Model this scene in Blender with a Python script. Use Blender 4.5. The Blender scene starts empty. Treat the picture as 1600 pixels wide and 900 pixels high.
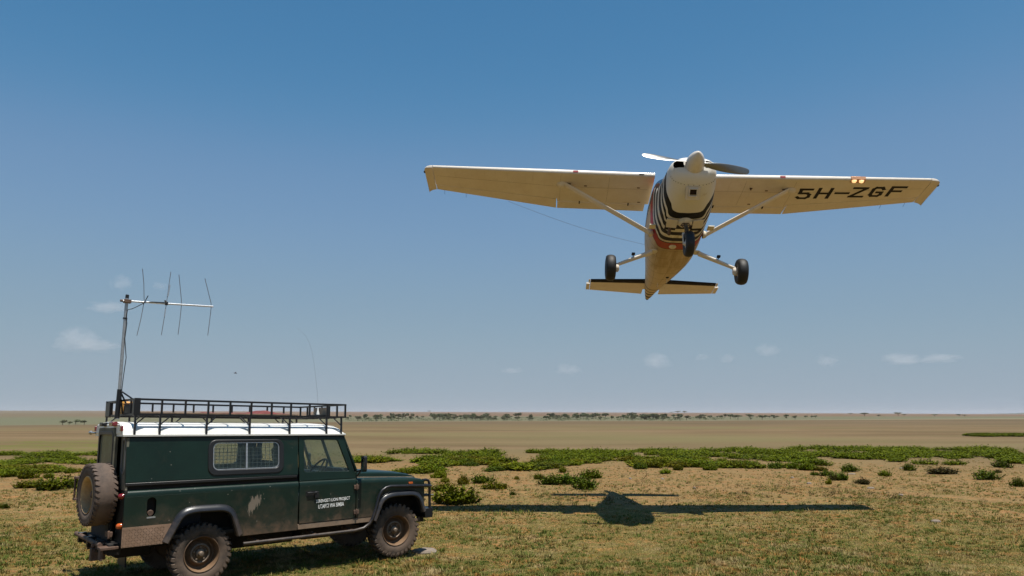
import bpy, bmesh, math, random
import numpy as np
from mathutils import Matrix, Vector
from math import sin, cos, tan, pi, radians, sqrt, atan2, floor

sc = bpy.context.scene
COL = sc.collection
random.seed(7)
RNG = np.random.default_rng(7)

# ------------------------------------------------------------------ camera
CAM_H, F_PX, PITCH = 2.0886, 1244.4, radians(9.06)
cd = bpy.data.cameras.new('camera')
cam = bpy.data.objects.new('camera', cd)
COL.objects.link(cam)
cam.location = (0, 0, CAM_H)
cam.rotation_euler = (pi/2 + PITCH, 0, 0)
cd.sensor_width = 36.0
cd.lens = 36.0*F_PX/1600.0
cd.clip_start = 0.1
cd.clip_end = 60000
sc.camera = cam

# ------------------------------------------------------------------ sky, sun, exposure
SUN = Vector((.173, -.216, 1.0)).normalized()
SUN_EL = math.asin(SUN.z)
SUN_ROT = atan2(SUN.x, SUN.y)
w = bpy.data.worlds.new('World')
sc.world = w
w.use_nodes = True
nt = w.node_tree
nt.nodes.clear()
wo = nt.nodes.new('ShaderNodeOutputWorld')
bg = nt.nodes.new('ShaderNodeBackground')
sky = nt.nodes.new('ShaderNodeTexSky')
sky.sky_type = 'NISHITA'
sky.sun_disc = False
sky.sun_elevation = SUN_EL
sky.sun_rotation = SUN_ROT
sky.altitude = 4000
sky.air_density = 1.5
sky.dust_density = 0.0
sky.ozone_density = 6.0
bg.inputs['Strength'].default_value = 0.076
# the photograph's deep, polarised blue: a gentle tone curve on the sky's colour
def vmul(src, k):
    n = nt.nodes.new('ShaderNodeVectorMath'); n.operation = 'SCALE'; n.inputs['Scale'].default_value = k
    nt.links.new(src, n.inputs[0]); return n.outputs[0]
cur = nt.nodes.new('ShaderNodeRGBCurve')
for ci, pts in enumerate((((.088, .066), (.135, .165), (.273, .262), (.58, .325), (1, .36)), ((.165, .205), (.25, .300), (.45, .374), (.69, .400), (1, .43)), ((.341, .405), (.468, .485), (.664, .478), (1, .47)))):
    c = cur.mapping.curves[ci]
    c.points[0].location = (0, 0); c.points[1].location = pts[-1]
    for q in pts[:-1]: c.points.new(*q)
cur.mapping.update()
nt.links.new(vmul(sky.outputs['Color'], .1), cur.inputs['Color'])
nt.links.new(vmul(cur.outputs['Color'], 10.0), bg.inputs['Color'])
nt.links.new(bg.outputs['Background'], wo.inputs['Surface'])

ld = bpy.data.lights.new('sun', 'SUN')
ld.energy = 5.0
ld.angle = radians(.53)
ld.color = (1.0, .955, .87)
sun = bpy.data.objects.new('sun', ld)
COL.objects.link(sun)
sun.rotation_euler = SUN.to_track_quat('Z', 'Y').to_euler()
sun.location = (20, -20, 60)

sc.view_settings.view_transform = 'Standard'
sc.view_settings.look = 'None'
sc.view_settings.gamma = 1.0
sc.view_settings.use_curve_mapping = False
sc.view_settings.exposure = 0.40
sc.render.engine = 'CYCLES'
sc.cycles.max_bounces = 8
sc.cycles.transparent_max_bounces = 16
sc.cycles.volume_bounces = 4
sc.cycles.use_denoising = True
sc.cycles.caustics_reflective = False
sc.cycles.caustics_refractive = False

# ------------------------------------------------------------------ materials
def _links(m):
    return m.node_tree.nodes, m.node_tree.links

def ramp(nd, ln, src, stops, interp='LINEAR'):
    r = nd.new('ShaderNodeValToRGB')
    r.color_ramp.interpolation = interp
    while len(r.color_ramp.elements) > 1:
        r.color_ramp.elements.remove(r.color_ramp.elements[-1])
    r.color_ramp.elements[0].position = stops[0][0]
    c = stops[0][1]
    r.color_ramp.elements[0].color = (c, c, c, 1) if isinstance(c, (int, float)) else (*c, 1)
    for p, c in stops[1:]:
        e = r.color_ramp.elements.new(p)
        e.color = (c, c, c, 1) if isinstance(c, (int, float)) else (*c, 1)
    ln.new(src, r.inputs[0])
    return r.outputs[0]

def noise(nd, ln, vec, scale, detail=4, rough=.6, dist=0, out=0):
    n = nd.new('ShaderNodeTexNoise')
    n.inputs['Scale'].default_value = scale
    n.inputs['Detail'].default_value = detail
    n.inputs['Roughness'].default_value = rough
    n.inputs['Distortion'].default_value = dist
    ln.new(vec, n.inputs['Vector'])
    return n.outputs[out]

def mixc(nd, ln, fac, a, b, mode='MIX'):
    m = nd.new('ShaderNodeMix')
    m.data_type = 'RGBA'
    m.blend_type = mode
    for sock, v in ((m.inputs['Factor'], fac), (m.inputs[6], a), (m.inputs[7], b)):
        if isinstance(v, (int, float)):
            sock.default_value = v
        elif isinstance(v, tuple):
            sock.default_value = (*v, 1)
        else:
            ln.new(v, sock)
    return m.outputs[2]

def math_n(nd, ln, op, a, b=0.0, c=None, clamp=False):
    m = nd.new('ShaderNodeMath')
    m.operation = op
    m.use_clamp = clamp
    for i, v in enumerate((a, b) if c is None else (a, b, c)):
        if isinstance(v, (int, float)):
            m.inputs[i].default_value = v
        else:
            ln.new(v, m.inputs[i])
    return m.outputs[0]

def mat(name, col, rough=.5, metal=0.0, var=.15, scale=6.0, dirt=None, bump=0.0, bscale=60.0, coat=0.0, spec=.5):
    """col with noise variation; dirt = (colour, amount 0..1, scale, z_low, z_high): dust, denser towards z_low"""
    m = bpy.data.materials.new(name)
    if max(col) < .5 and not metal:
        col = tuple(x*.78 for x in col)
    if dirt:
        dirt = (tuple(x*.78 for x in dirt[0]),) + tuple(dirt[1:])
    m.use_nodes = True
    nd, ln = _links(m)
    b = nd['Principled BSDF']
    tc = nd.new('ShaderNodeTexCoord').outputs['Object']
    n1 = noise(nd, ln, tc, scale)
    c = mixc(nd, ln, ramp(nd, ln, n1, [(.3, 0.0), (.7, 1.0)]), tuple(x*(1-var) for x in col), tuple(min(1, x*(1+var)) for x in col))
    rv = None
    if dirt:
        dc, amt, ds, z0, z1 = dirt
        n2 = noise(nd, ln, tc, ds, 8, .7, .3)
        sep = nd.new('ShaderNodeSeparateXYZ')
        ln.new(tc, sep.inputs[0])
        mr = nd.new('ShaderNodeMapRange')
        mr.inputs['From Min'].default_value = z0
        mr.inputs['From Max'].default_value = z1
        mr.inputs['To Min'].default_value = .34
        mr.inputs['To Max'].default_value = -.18
        ln.new(sep.outputs[2], mr.inputs['Value'])
        s = math_n(nd, ln, 'ADD', n2, mr.outputs[0])
        f = ramp(nd, ln, s, [(.40, 0.0), (.80, amt)])
        c = mixc(nd, ln, f, c, dc)
        rv = math_n(nd, ln, 'MULTIPLY_ADD', f, .85-rough, rough, True)
    ln.new(c, b.inputs['Base Color'])
    b.inputs['Roughness'].default_value = rough
    if rv is not None:
        ln.new(rv, b.inputs['Roughness'])
    b.inputs['Metallic'].default_value = metal
    b.inputs['Coat Weight'].default_value = coat
    b.inputs['Coat Roughness'].default_value = .08
    b.inputs['Specular IOR Level'].default_value = spec
    if bump:
        bn = nd.new('ShaderNodeBump')
        bn.inputs['Strength'].default_value = bump
        bn.inputs['Distance'].default_value = .01
        ln.new(noise(nd, ln, tc, bscale, 5), bn.inputs['Height'])
        ln.new(bn.outputs[0], b.inputs['Normal'])
    return m

def glass_mat(name, tint=(.84, .90, .88), refl=.05, dust=(0., .06), dcol=(.30, .27, .21)):
    m = bpy.data.materials.new(name)
    m.use_nodes = True
    nd, ln = _links(m)
    nd.remove(nd['Principled BSDF'])
    out = nd['Material Output']
    tr = nd.new('ShaderNodeBsdfTransparent'); tr.inputs[0].default_value = (*tint, 1)
    gl = nd.new('ShaderNodeBsdfGlossy'); gl.inputs['Roughness'].default_value = .03
    df = nd.new('ShaderNodeBsdfDiffuse'); df.inputs[0].default_value = (*dcol, 1)
    fr = nd.new('ShaderNodeLayerWeight'); fr.inputs[0].default_value = .5
    tc = nd.new('ShaderNodeTexCoord').outputs['Object']
    mx = nd.new('ShaderNodeMixShader')
    ln.new(math_n(nd, ln, 'MULTIPLY_ADD', math_n(nd, ln, 'POWER', fr.outputs[1], 4.0), .45, .02+refl*.3, clamp=True), mx.inputs[0])
    ln.new(tr.outputs[0], mx.inputs[1]); ln.new(gl.outputs[0], mx.inputs[2])
    m2 = nd.new('ShaderNodeMixShader')
    ln.new(ramp(nd, ln, noise(nd, ln, tc, 5, 6, .7), [(.45, dust[0]), (.85, dust[1])]), m2.inputs[0])
    ln.new(mx.outputs[0], m2.inputs[1]); ln.new(df.outputs[0], m2.inputs[2])
    ln.new(m2.outputs[0], out.inputs['Surface'])
    return m

DUST = (.22, .145, .090)
M = {}
M['black_steel'] = mat('black_painted_steel', (.007, .007, .009), .38)
M['flare'] = mat('black_plastic_flare', (.020, .021, .026), .34, var=.3, dirt=(DUST, .38, 9, .4, .9))
M['tube'] = mat('black_tube', (.012, .012, .015), .35, var=.3, dirt=(DUST, .35, 12, .3, .8))
M['rubber'] = mat('tyre_rubber', (.021, .020, .020), .78, var=.35, scale=9, dirt=((.18, .12, .08), .8, 7, -.3, .7), bump=.25, bscale=40)
M['spare_rubber'] = mat('dusty_spare_rubber', (.075, .055, .045), .85, var=.3, scale=10, dirt=((.19, .13, .095), .75, 9, -.3, .8), bump=.25, bscale=40)
M['rim'] = mat('dusty_rim_steel', (.125, .072, .040), .6, var=.35, scale=12, dirt=((.24, .14, .07), .8, 9, -.3, .3))
M['spare_rim'] = mat('tan_rim_steel', (.58, .40, .20), .55, var=.25, scale=10, dirt=((.20, .12, .07), .7, 10, -.3, .3))
M['hub'] = mat('hub_steel', (.17, .125, .090), .55, metal=.3, var=.35, scale=25)
M['white_roof'] = mat('white_roof_paint', (.80, .80, .77), .38, var=.04, dirt=((.45, .40, .33), .25, 6, 1.7, 2.2), coat=.2)
M['dark'] = mat('dark_underbody_and_shade', (.010, .009, .008), .9, var=.3, dirt=((.05, .035, .025), .5, 6, .2, 1.0))
M['interior'] = mat('grey_blue_interior', (.045, .055, .065), .8, var=.25)
M['seat'] = mat('dark_blue_seat_cloth', (.030, .038, .055), .9, var=.25, bump=.2)
M['tread_plate'] = mat('dusty_tread_plate', (.27, .175, .12), .6, metal=.15, var=.25, scale=9, dirt=((.30, .18, .105), .7, 8, .4, 1.2))
M['sill'] = mat('dusty_sill', (.24, .17, .115), .65, var=.25, scale=14, dirt=((.28, .175, .105), .6, 10, .4, .8))
M['rubber_seal'] = mat('black_rubber_seal', (.010, .010, .011), .45)
M['galv'] = mat('galvanised_steel', (.42, .43, .44), .42, metal=.8, var=.2, scale=30)
M['alu'] = mat('dull_aluminium', (.55, .56, .57), .35, metal=.85, var=.15, scale=30)
M['red_lens'] = mat('red_lens', (.20, .008, .012), .15, var=.1, coat=.6)
M['orange_lens'] = mat('orange_lens', (.50, .095, .015), .15, var=.1, coat=.6)
M['clear_lens'] = mat('clear_lens', (.65, .66, .68), .12, var=.05, coat=.7)
M['white_text'] = mat('white_lettering', (.80, .80, .78), .6, var=.1, scale=60)
M['rust'] = mat('rusty_steel', (.13, .075, .05), .75, var=.4, scale=20)
M['tan_board'] = mat('tan_board', (.36, .26, .17), .8, var=.15, scale=15)
M['wood'] = mat('weathered_wood', (.17, .115, .075), .85, var=.4, scale=14, bump=.3)
M['red_cloth'] = mat('faded_red_cloth', (.17, .036, .032), .9, var=.35, scale=14, bump=.4, bscale=50)
M['yellow_can'] = mat('yellow_ochre_plastic', (.52, .25, .04), .55, var=.2)
M['mesh_wire'] = mat('mesh_wire', (.16, .16, .165), .5, metal=.5)
M['pale_dust'] = mat('pale_dust', (.30, .23, .165), .9, var=.3, scale=20)
M['rear_paint'] = mat('dusty_rear_paint', (.115, .115, .085), .7, var=.35, scale=4, dirt=((.26, .22, .155), .8, 5, .8, 2.1))
M['glass'] = glass_mat('window_glass', dust=(.01, .09), dcol=(.25, .30, .22))
M['rear_glass'] = glass_mat('rear_window_glass', (.45, .46, .38), .1, (.45, .7), (.34, .33, .24))
M['mirror'] = mat('mirror_glass', (.7, .72, .74), .05, metal=1.0, var=.02)

def car_paint():
    m = bpy.data.materials.new('dark_green_car_paint')
    m.use_nodes = True
    nd, ln = _links(m)
    b = nd['Principled BSDF']
    tc = nd.new('ShaderNodeTexCoord').outputs['Object']
    sep = nd.new('ShaderNodeSeparateXYZ'); ln.new(tc, sep.inputs[0])
    base = mixc(nd, ln, ramp(nd, ln, noise(nd, ln, tc, 3, 5), [(.35, 0.), (.65, 1.)]), (.0028, .0135, .0092), (.0042, .0185, .0125))
    # overall dust film, thicker low down
    mr = nd.new('ShaderNodeMapRange')
    for k, v in (('From Min', .5), ('From Max', 1.15), ('To Min', .26), ('To Max', -.20)):
        mr.inputs[k].default_value = v
    ln.new(sep.outputs[2], mr.inputs['Value'])
    s = math_n(nd, ln, 'ADD', noise(nd, ln, tc, 4.5, 9, .68, .4), mr.outputs[0])
    f1 = ramp(nd, ln, s, [(.38, 0.01), (.60, .22), (.80, .85)])
    c = mixc(nd, ln, f1, base, (.115, .070, .042))
    # splash of dry pale mud behind the rear window, on the tub side
    mp = nd.new('ShaderNodeMapping'); mp.vector_type = 'POINT'
    mp.inputs['Rotation'].default_value = (0, radians(-28), 0)
    mp.inputs['Scale'].default_value = (26, 6, 5)
    ln.new(tc, mp.inputs['Vector'])
    streak = noise(nd, ln, mp.outputs[0], 1.0, 5, .7)
    def dist(cx, cz, sx, sz, sh):
        dx = math_n(nd, ln, 'SUBTRACT', sep.outputs[0], cx)
        dz = math_n(nd, ln, 'SUBTRACT', sep.outputs[2], cz)
        dx = math_n(nd, ln, 'MULTIPLY_ADD', dz, -sh, dx)
        dx = math_n(nd, ln, 'DIVIDE', dx, sx); dz = math_n(nd, ln, 'DIVIDE', dz, sz)
        return math_n(nd, ln, 'SQRT', math_n(nd, ln, 'ADD', math_n(nd, ln, 'MULTIPLY', dx, dx), math_n(nd, ln, 'MULTIPLY', dz, dz)))
    d1 = dist(-2.17, .945, .085, .145, .45)
    v = math_n(nd, ln, 'SUBTRACT', math_n(nd, ln, 'MULTIPLY', streak, 3.2), d1)
    f2 = ramp(nd, ln, v, [(.78, 0.), (1.0, .85)])
    c = mixc(nd, ln, f2, c, (.19, .155, .12))
    # small chips and scratches
    vo = nd.new('ShaderNodeTexVoronoi'); vo.inputs['Scale'].default_value = 9
    ln.new(tc, vo.inputs['Vector'])
    f3 = ramp(nd, ln, vo.outputs['Distance'], [(.035, .55), (.07, 0.)])
    c = mixc(nd, ln, f3, c, (.30, .28, .24))
    mp2 = nd.new('ShaderNodeMapping'); mp2.inputs['Scale'].default_value = (9, 1, 1.2); mp2.inputs['Rotation'].default_value = (0, .5, 0)
    ln.new(tc, mp2.inputs['Vector'])
    f4 = ramp(nd, ln, noise(nd, ln, mp2.outputs[0], 6, 8, .8), [(.66, 0.), (.80, .5)])
    c = mixc(nd, ln, f4, c, (.16, .15, .12))
    ln.new(c, b.inputs['Base Color'])
    ln.new(math_n(nd, ln, 'MULTIPLY_ADD', f1, .6, .36, True), b.inputs['Roughness'])
    b.inputs['Specular IOR Level'].default_value = .32
    b.inputs['Coat Weight'].default_value = .05
    b.inputs['Coat Roughness'].default_value = .18
    bn = nd.new('ShaderNodeBump'); bn.inputs['Strength'].default_value = .16; bn.inputs['Distance'].default_value = .03
    ln.new(noise(nd, ln, tc, 2.2, 3), bn.inputs['Height']); ln.new(bn.outputs[0], b.inputs['Normal'])
    return m
M['paint'] = car_paint()

# ------------------------------------------------------------------ mesh builder
class MB:
    def __init__(s, fn=None):
        s.v, s.f, s.fn = [], [], fn
    def add(s, vs, fs):
        o = len(s.v)
        s.v += [tuple(v) for v in vs]
        s.f += [tuple(i+o for i in f) for f in fs]
        return s
    def box(s, a, b):
        (x0, y0, z0), (x1, y1, z1) = a, b
        return s.add([(x0,y0,z0),(x1,y0,z0),(x1,y1,z0),(x0,y1,z0),(x0,y0,z1),(x1,y0,z1),(x1,y1,z1),(x0,y1,z1)],
                     [(0,3,2,1),(4,5,6,7),(0,1,5,4),(1,2,6,5),(2,3,7,6),(3,0,4,7)])
    def obox(s, c, size, rot):
        h = [x/2 for x in size]
        vs = []
        for z in (-1, 1):
            for x, y in ((-1,-1),(1,-1),(1,1),(-1,1)):
                vs.append(Vector(c) + rot @ Vector((x*h[0], y*h[1], z*h[2])))
        return s.add(vs, [(0,3,2,1),(4,5,6,7),(0,1,5,4),(1,2,6,5),(2,3,7,6),(3,0,4,7)])
    def tube(s, pts, r, n=8, closed=False, cap=True):
        pts = [Vector(p) for p in pts]
        rs = r if isinstance(r, (list, tuple)) else [r]*len(pts)
        rings = []
        up = None
        for i, p in enumerate(pts):
            if closed:
                t = (pts[(i+1) % len(pts)]-pts[i-1])
            else:
                t = (pts[min(i+1, len(pts)-1)]-pts[max(i-1, 0)])
            t.normalize()
            if up is None:
                up = Vector((0,0,1)) if abs(t.z) < .9 else Vector((1,0,0))
            u = t.cross(up)
            if u.length < 1e-5:
                u = t.orthogonal()
            u.normalize(); v = u.cross(t).normalized(); up = v
            rings.append([p + (u*cos(2*pi*k/n)+v*sin(2*pi*k/n))*rs[i] for k in range(n)])
        vs = [q for R in rings for q in R]
        fs = []
        m = len(rings)
        for i in range(m if closed else m-1):
            j = (i+1) % m
            for k in range(n):
                l = (k+1) % n
                fs.append((i*n+k, i*n+l, j*n+l, j*n+k))
        if cap and not closed:
            fs.append(tuple(range(n))[::-1]); fs.append(tuple((m-1)*n+k for k in range(n)))
        return s.add(vs, fs)
    def bar(s, a, b, wd, ht=None):
        """square bar between two points"""
        a, b = Vector(a), Vector(b); ht = ht or wd
        t = (b-a); L = t.length; t.normalize()
        up = Vector((0,0,1)) if abs(t.z) < .95 else Vector((1,0,0))
        u = t.cross(up).normalized(); v = u.cross(t).normalized()
        rot = Matrix((u, t, v)).transposed()
        return s.obox((a+b)/2, (wd, L, ht), rot)
    def loft(s, rings, closed=True, cap=True):
        n = len(rings[0]); m = len(rings)
        vs = [q for R in rings for q in R]; fs = []
        for i in range(m-1):
            for k in range(n if closed else n-1):
                l = (k+1) % n
                fs.append((i*n+k, i*n+l, (i+1)*n+l, (i+1)*n+k))
        if cap and closed:
            fs.append(tuple(range(n))[::-1]); fs.append(tuple((m-1)*n+k for k in range(n)))
        return s.add(vs, fs)
    def lathe(s, prof, center, axis='y', n=40, closed=False):
        """prof = [(r, a)], a along the axis"""
        rings = []
        for k in range(n):
            t = 2*pi*k/n
            ring = []
            for r, a in prof:
                c, q = r*cos(t), r*sin(t)
                p = {'y': (c, a, q), 'x': (a, c, q), 'z': (c, q, a)}[axis]
                ring.append(tuple(p[i]+center[i] for i in range(3)))
            rings.append(ring)
        m = len(prof); vs = [q for R in rings for q in R]; fs = []
        for k in range(n):
            l = (k+1) % n
            for i in range(m-1):
                fs.append((k*m+i, k*m+i+1, l*m+i+1, l*m+i))
            if closed:
                fs.append((k*m+m-1, k*m, l*m, l*m+m-1))
        return s.add(vs, fs)
    def plate(s, outer, holes, mapf, thick):
        """flat polygon with holes; mapf(u, v, d) -> point at depth d"""
        bm = bmesh.new()
        loops = [outer] + holes
        edges = []
        for L in loops:
            vv = [bm.verts.new((p[0], p[1], 0)) for p in L]
            for i in range(len(vv)):
                edges.append(bm.edges.new((vv[i], vv[(i+1) % len(vv)])))
        bmesh.ops.triangle_fill(bm, edges=edges, use_beauty=True, use_dissolve=False)
        bm.verts.index_update()
        vs2 = [(v.co.x, v.co.y) for v in bm.verts]
        n = len(vs2)
        fs = [tuple(v.index for v in f.verts) for f in bm.faces]
        vs = [mapf(u, v, 0) for u, v in vs2] + [mapf(u, v, thick) for u, v in vs2]
        af = fs + [tuple(i+n for i in f[::-1]) for f in fs]
        o = 0
        for L in loops:
            k = len(L)
            for i in range(k):
                a, b = o+i, o+(i+1) % k
                af.append((a, b, b+n, a+n))
            o += k
        bm.free()
        return s.add(vs, af)
    def build(s, name, m, parent=None, smooth=None, bevel=0.0, weld=False):
        me = bpy.data.meshes.new(name)
        vs = [s.fn(v) for v in s.v] if s.fn else s.v
        me.from_pydata([tuple(v) for v in vs], [], s.f)
        bm = bmesh.new(); bm.from_mesh(me)
        if weld:
            bmesh.ops.remove_doubles(bm, verts=bm.verts, dist=1e-5)
        bmesh.ops.recalc_face_normals(bm, faces=bm.faces)
        bm.to_mesh(me); bm.free()
        o = bpy.data.objects.new(name, me)
        COL.objects.link(o)
        me.materials.append(m)
        if parent:
            o.parent = parent
        if smooth is not None:
            me.polygons.foreach_set('use_smooth', [True]*len(me.polygons))
            me.set_sharp_from_angle(angle=radians(smooth))
        if bevel:
            b = o.modifiers.new('edge', 'BEVEL')
            b.width = bevel; b.segments = 2; b.limit_method = 'ANGLE'; b.angle_limit = radians(40)
            me.polygons.foreach_set('use_smooth', [True]*len(me.polygons))
            me.set_sharp_from_angle(angle=radians(40))
        return o

def empty(name, parent=None, loc=(0,0,0), rot=None):
    o = bpy.data.objects.new(name, None)
    COL.objects.link(o)
    o.location = loc
    o.empty_display_size = .2
    if rot is not None:
        o.rotation_mode = 'QUATERNION'
        o.rotation_quaternion = rot.to_quaternion()
    if parent:
        o.parent = parent
    return o

def tag(o, label=None, cat=None, group=None, kind=None):
    for k, v in (('label', label), ('category', cat), ('group', group), ('kind', kind)):
        if v:
            o[k] = v
    return o

def dup(o, parent):
    c = o.copy(); COL.objects.link(c); c.parent = parent
    for ch in o.children:
        dup(ch, c)
    return c

def np_mesh(name, verts, faces, m, n_per=4):
    """fast mesh from arrays (faces all with n_per corners)"""
    me = bpy.data.meshes.new(name)
    nv, nf = len(verts), len(faces)
    me.vertices.add(nv); me.vertices.foreach_set('co', np.asarray(verts, np.float32).ravel())
    me.loops.add(nf*n_per); me.loops.foreach_set('vertex_index', np.asarray(faces, np.int32).ravel())
    me.polygons.add(nf)
    me.polygons.foreach_set('loop_start', np.arange(0, nf*n_per, n_per, dtype=np.int32))
    me.polygons.foreach_set('loop_total', np.full(nf, n_per, np.int32))
    me.update(calc_edges=True)
    me.materials.append(m)
    return me

# ------------------------------------------------------------------ terrain height
_R = [0, 100, 200, 400, 700, 760, 850, 1000, 2000, 4000, 6500, 9000]
_HM = [0, 0, -.25, -1.3, -2.98, -3.7, -3.0, -2.0, 0, 0, 0, 0]
_HH = [0, 0, 0, 0, 0, 0, 0, 0, 2.3, 10.0, 25.5, 18]
def terrain(x, y):
    x = np.asarray(x, float); y = np.asarray(y, float)
    r = np.hypot(x, y)
    t = np.where(y > 0, x/np.maximum(r, 1), np.sign(x)*.6)
    sm = np.interp(t, [-.6, -.45, -.15, .0, .2, .5, .6], [1.9, 1.7, 1.1, 1.0, .9, .25, .15])
    sh = np.interp(t, [-.6, -.45, -.2, 0, .2, .4, .5, .6], [1.25, 1.28, 1.12, 1.0, .82, .55, .35, .25])
    return np.interp(r, _R, _HM)*sm + np.interp(r, _R, _HH)*sh

def at(px, py):
    """point of the level ground that the photograph's pixel looks at"""
    d = Matrix.Rotation(pi/2+PITCH, 3, 'X') @ Vector(((px-800)/F_PX, (450-py)/F_PX, -1))
    t = -CAM_H/d.z
    return Vector((d.x*t, d.y*t, 0))

def fbm2(x, y, seed=0, oct=4):
    """cheap smooth noise 0..1"""
    r = np.random.default_rng(seed); v = 0; a = 1; tot = 0; f = 1.0
    for _ in range(oct):
        for _k in range(3):
            th = r.uniform(0, 2*pi); ph = r.uniform(0, 2*pi); ff = f*r.uniform(.7, 1.4)
            v = v + a*np.sin((x*cos(th)+y*sin(th))*ff + ph + 1.3*np.sin((x*sin(th)-y*cos(th))*ff*.7+ph*2))
        tot += a*3; a *= .6; f *= 2
    return .5 + .5*v/tot*1.6

# ================================================================== GROUND
def ground_material():
    m = bpy.data.materials.new('savanna_ground')
    m.use_nodes = True
    nd, ln = _links(m)
    b = nd['Principled BSDF']
    geo = nd.new('ShaderNodeNewGeometry')
    P = geo.outputs['Position']
    sep = nd.new('ShaderNodeSeparateXYZ'); ln.new(P, sep.inputs[0])
    ln2 = nd.new('ShaderNodeVectorMath'); ln2.operation = 'LENGTH'; ln.new(P, ln2.inputs[0])
    R = ln2.outputs['Value']
    nz = lambda s, d=5, r=.62, di=0.: noise(nd, ln, P, s, d, r, di)
    big, mid, fine, tiny = nz(.16, 5), nz(.9, 6, .66), nz(6, 6, .7), nz(38, 3, .6)
    # foreground: short green grass, straw and bare red soil
    straw = mixc(nd, ln, ramp(nd, ln, fine, [(.3, 0.), (.7, 1.)]), (0.2145, 0.1281, 0.0460), (0.3250, 0.2025, 0.0851))
    green = mixc(nd, ln, ramp(nd, ln, fine, [(.3, 0.), (.7, 1.)]), (0.1157, 0.1098, 0.0218), (0.2327, 0.1854, 0.0460))
    g0 = math_n(nd, ln, 'MULTIPLY_ADD', nz(2.2, 7, .74), .80, math_n(nd, ln, 'MULTIPLY', big, .40))
    # greener close to the camera
    mr = nd.new('ShaderNodeMapRange')
    for k, v in (('From Min', 12.), ('From Max', 24.), ('To Min', .10), ('To Max', -.10)):
        mr.inputs[k].default_value = v
    ln.new(R, mr.inputs['Value'])
    g0 = math_n(nd, ln, 'ADD', g0, mr.outputs[0])
    near = mixc(nd, ln, ramp(nd, ln, g0, [(.50, 0.), (.68, .9)]), straw, green)
    s0 = math_n(nd, ln, 'ADD', nz(1.5, 7, .74, .5), math_n(nd, ln, 'MULTIPLY', math_n(nd, ln, 'SUBTRACT', fine, .5), .5))
    near = mixc(nd, ln, ramp(nd, ln, s0, [(.52, 0.), (.66, .85)]), near, (0.4082, 0.1769, 0.0529))
    near = mixc(nd, ln, ramp(nd, ln, nz(1.3, 7, .75, .6), [(.53, 0.), (.63, .8)]), near, (0.3055, 0.1220, 0.0414))
    near = mixc(nd, ln, ramp(nd, ln, nz(3.2, 7, .8), [(.36, .80), (.48, 0.)]), near, (0.0910, 0.0683, 0.0253))
    near = mixc(nd, ln, ramp(nd, ln, nz(4.5, 7, .8), [(.54, 0.), (.66, .75)]), near, (0.3380, 0.2318, 0.1207))
    near = mixc(nd, ln, ramp(nd, ln, nz(9, 6, .8), [(.36, .80), (.46, 0.)]), near, (0.0624, 0.0512, 0.0184))
    near = mixc(nd, ln, ramp(nd, ln, tiny, [(.38, .85), (.58, 0.)]), near, (0.0585, 0.0415, 0.0138))
    near = mixc(nd, ln, ramp(nd, ln, nz(60, 3), [(.60, 0.), (.70, .6)]), near, (0.4030, 0.2867, 0.1725))
    # middle distance: drier, brown grass in long low bands
    mp = nd.new('ShaderNodeMapping'); mp.inputs['Scale'].default_value = (.030, .075, .1); ln.new(P, mp.inputs['Vector'])
    band = noise(nd, ln, mp.outputs[0], 1.0, 6, .65)
    mp2 = nd.new('ShaderNodeMapping'); mp2.inputs['Scale'].default_value = (.010, .020, .02); ln.new(P, mp2.inputs['Vector'])
    band2 = noise(nd, ln, mp2.outputs[0], 1.0, 6, .6)
    dry = mixc(nd, ln, ramp(nd, ln, band, [(.40, 0.), (.60, 1.)]), (.112, .074, .034), (.162, .110, .056))
    dry = mixc(nd, ln, ramp(nd, ln, band2, [(.46, 0.), (.60, .8)]), dry, (0.132, 0.112, 0.046))
    dry = mixc(nd, ln, ramp(nd, ln, nz(.45, 6, .75), [(.60, 0.), (.78, .55)]), dry, (0.208, 0.120, 0.056))
    dry = mixc(nd, ln, ramp(nd, ln, nz(1.6, 5, .75), [(.25, .6), (.47, 0.)]), dry, (0.070, 0.055, 0.025))
    # low, light green ground plants in strips on the left and far right
    mpg = nd.new('ShaderNodeMapping'); mpg.inputs['Scale'].default_value = (.06, .22, .1); ln.new(P, mpg.inputs['Vector'])
    gs = math_n(nd, ln, 'MULTIPLY_ADD', math_n(nd, ln, 'SUBTRACT', noise(nd, ln, P, .7, 6, .75), .5), .55, noise(nd, ln, mpg.outputs[0], 1.0, 6, .7))
    lx = nd.new('ShaderNodeMapRange')
    for k, v in (('From Min', -26.), ('From Max', -12.), ('To Min', .12), ('To Max', -.25)):
        lx.inputs[k].default_value = v
    ln.new(sep.outputs[0], lx.inputs['Value'])
    ly = nd.new('ShaderNodeMapRange')
    for k, v in (('From Min', 66.), ('From Max', 84.), ('To Min', 0.), ('To Max', -.7)):
        ly.inputs[k].default_value = v
    ln.new(sep.outputs[1], ly.inputs['Value'])
    gl = math_n(nd, ln, 'ADD', math_n(nd, ln, 'ADD', gs, lx.outputs[0]), ly.outputs[0])
    dry = mixc(nd, ln, ramp(nd, ln, gl, [(.56, 0.), (.68, .85)]), dry, (0.100, 0.109, 0.017))
    def smooth_r(a, c):
        q = nd.new('ShaderNodeMapRange'); q.interpolation_type = 'SMOOTHSTEP'
        q.inputs['From Min'].default_value = a; q.inputs['From Max'].default_value = c
        ln.new(R, q.inputs['Value'])
        return q.outputs[0]
    dry = mixc(nd, ln, .16, dry, (0.0, 0.0, 0.0)) if False else dry
    c = mixc(nd, ln, smooth_r(26, 52), near, dry)
    # far plain and rise: pale, pinkish dry grass; a bleached strip on the crest
    farn = mixc(nd, ln, ramp(nd, ln, nz(.004, 6, .6), [(.35, 0.), (.65, 1.)]), (.095, .066, .033), (.128, .088, .047))
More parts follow.
